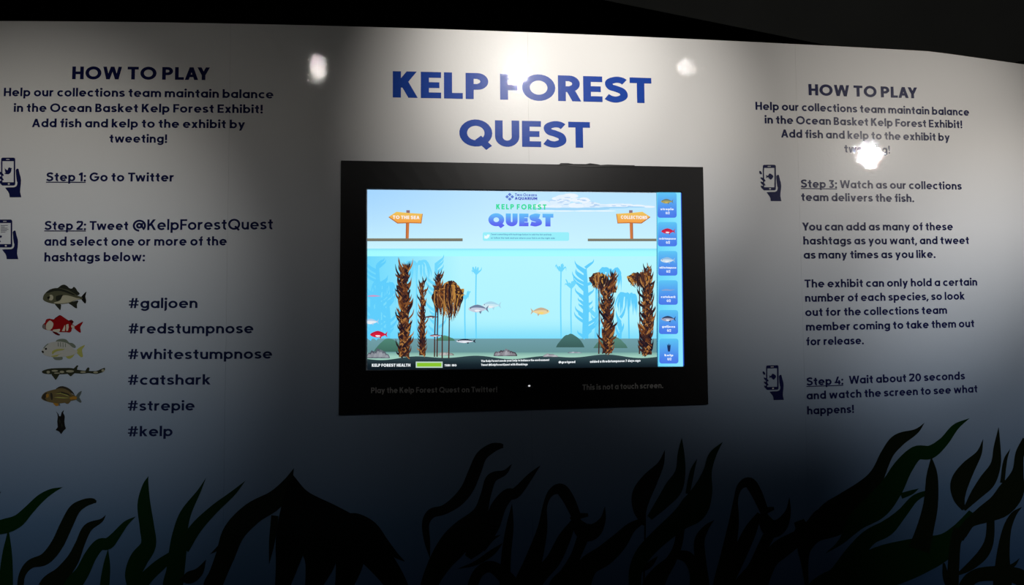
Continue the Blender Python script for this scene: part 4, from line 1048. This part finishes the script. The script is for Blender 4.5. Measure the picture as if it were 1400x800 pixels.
# species bar
sb = P()
L0 = lambda y: 897.0 + (y - 264) * .0085; R0 = lambda y: 929.8 + (y - 264) * .0135
vs = []; n = 10
for j in range(n + 1):
    y = 264 + (501 - 264) * j / n
    for x in (L0(y), (L0(y) + R0(y)) / 2, R0(y)): vs.append((x, y - (.3 if j == 0 else 0)))
sb.add(vs, [(3 * j + i, 3 * j + i + 1, 3 * j + i + 4, 3 * j + i + 3) for j in range(n) for i in (0, 1)], lambda x, y: mixc((105, 216, 252), (140, 230, 255), (x - 897) / 33), .0050)
e_ = []
for j in range(n + 1):
    y = 264 + (500 - 264) * j / n; e_ += [(R0(y) - .2, y), (R0(y) + 1.6, y)]
sb.add(e_, [(2 * j, 2 * j + 1, 2 * j + 3, 2 * j + 2) for j in range(n)], lambda x, y: mixc((60, 110, 220), (20, 50, 150), (x - R0(y)) / 2), .0049)
sb.ribbon([(897, 264.2, .8), (898.8, 489, .8)], (60, 150, 190), .0052, 1)
bar = SB(sb, 'species_bar', screen)
cards = [('#strepie', 263.6, 298, 'y'), ('#redstumpnose', 303.8, 337, 'r'), ('#whitestumpnose', 343.4, 377, 'w'), ('#catshark', 383.4, 416.8, 's'), ('#galjoen', 424, 456.8, 'g'), ('#kelp', 463, 497, 'k')]
for i, (t, y0, y1, k) in enumerate(cards):
    dx = (y0 - 264) * .012; x0, x1 = 898.2 + dx, 924.3 + dx; ym = (y0 + y1) / 2
    cd = P()
    out = rrect(x0, y0, x1, y1, 3.2, 3)
    cd.add([((x0 + x1) / 2, ym)] + out, [(0, 1 + a, 1 + (a + 1) % len(out)) for a in range(len(out))], lambda x, y, y0=y0, y1=y1: mixc((92, 196, 246), (72, 118, 232), (y - y0) / (y1 - y0) * 1.15), .0054)
    SB(cd, 'species_card', screen)
    cx, cy = (x0 + x1) / 2, y0 + 12.2; ms_o = .0058
    if k == 'y': f = small_fish(cx, cy, 17, (165, 160, 95), (110, 125, 110), face=-1, pale=(205, 180, 90), off=ms_o)
    if k == 'r': f = small_fish(cx + 1, cy + .5, 19, (210, 30, 70), (185, 25, 70), face=-1, pale=(235, 235, 240), off=ms_o)
    if k == 'w': f = small_fish(cx, cy + .5, 20, (205, 225, 240), (150, 190, 225), face=-1, off=ms_o)
    if k == 's': f = P().ribbon([(cx - 9, cy + 1.5, 1), (cx - 3, cy + .8, 2.6), (cx + 3, cy + 1.2, 1.8), (cx + 9, cy + .4, .6)], (130, 165, 215), ms_o, 3)
    if k == 'g': f = small_fish(cx, cy, 20, (160, 165, 190), (45, 62, 95), face=-1, off=ms_o)
    if k == 'k': f = P().poly([(cx - 2.6, cy - 5), (cx - 1, cy - 2.5), (cx, cy - 6), (cx + 1.2, cy - 2.5), (cx + 2.6, cy - 5), (cx + 2, cy + 2), (cx + 1.4, cy + 5.5), (cx - 1.2, cy + 5.5), (cx - 2, cy + 1)], (28, 48, 92), ms_o)
    SB(f, 'card_picture', screen)
    wl = min(23, len(t) * 2.0 + 2)
    SB(line_flats(t[1:], cx - wl / 2, y0 + 24, cx + wl / 2, y0 + 24.1, 2.9, .3, (228, 240, 255), ms_o, space='px'), 'card_lettering', screen)
    SB(line_flats('0/2', cx - 2.7 + .6, y0 + 29.6, cx + 3.3, y0 + 29.7, 3.4, .26, (228, 240, 255), ms_o, space='px'), 'card_lettering', screen)
# bottom strip
WT = (238, 244, 248)
SB(line_flats('KELP FOREST HEALTH', 508.5, 501.4, 561, 501.2, 4.0, .26, WT, .0053, space='px'), 'strip_lettering', screen)
hb = P(); hb.rect(568.4, 494.4, 605, 502.8, (190, 214, 200), .0052); hb.rect(570, 496, 603.4, 501.2, (138, 196, 48), .0054)
SB(hb, 'health_bar', screen)
SB(line_flats('THRIVING', 607.6, 500.9, 624, 500.8, 2.8, .26, WT, .0053, space='px'), 'strip_lettering', screen)
SB(line_flats('The Kelp Forest needs your help to balance the environment', 657.5, 495.0, 750.5, 493.4, 2.9, .26, WT, .0053, space='px'), 'strip_lettering', screen)
SB(line_flats('Tweet @KelpForestQuest with #hashtags', 657.5, 500.2, 721, 499.4, 2.9, .26, WT, .0053, space='px'), 'strip_lettering', screen)
SB(line_flats('@grotgend', 763.2, 496.6, 786, 496.2, 3.0, .28, WT, .0053, space='px'), 'strip_lettering', screen)
SB(line_flats('added a #redstumpnose 7 days ago', 806, 496.0, 875, 494.4, 3.2, .26, WT, .0053, space='px'), 'strip_lettering', screen)
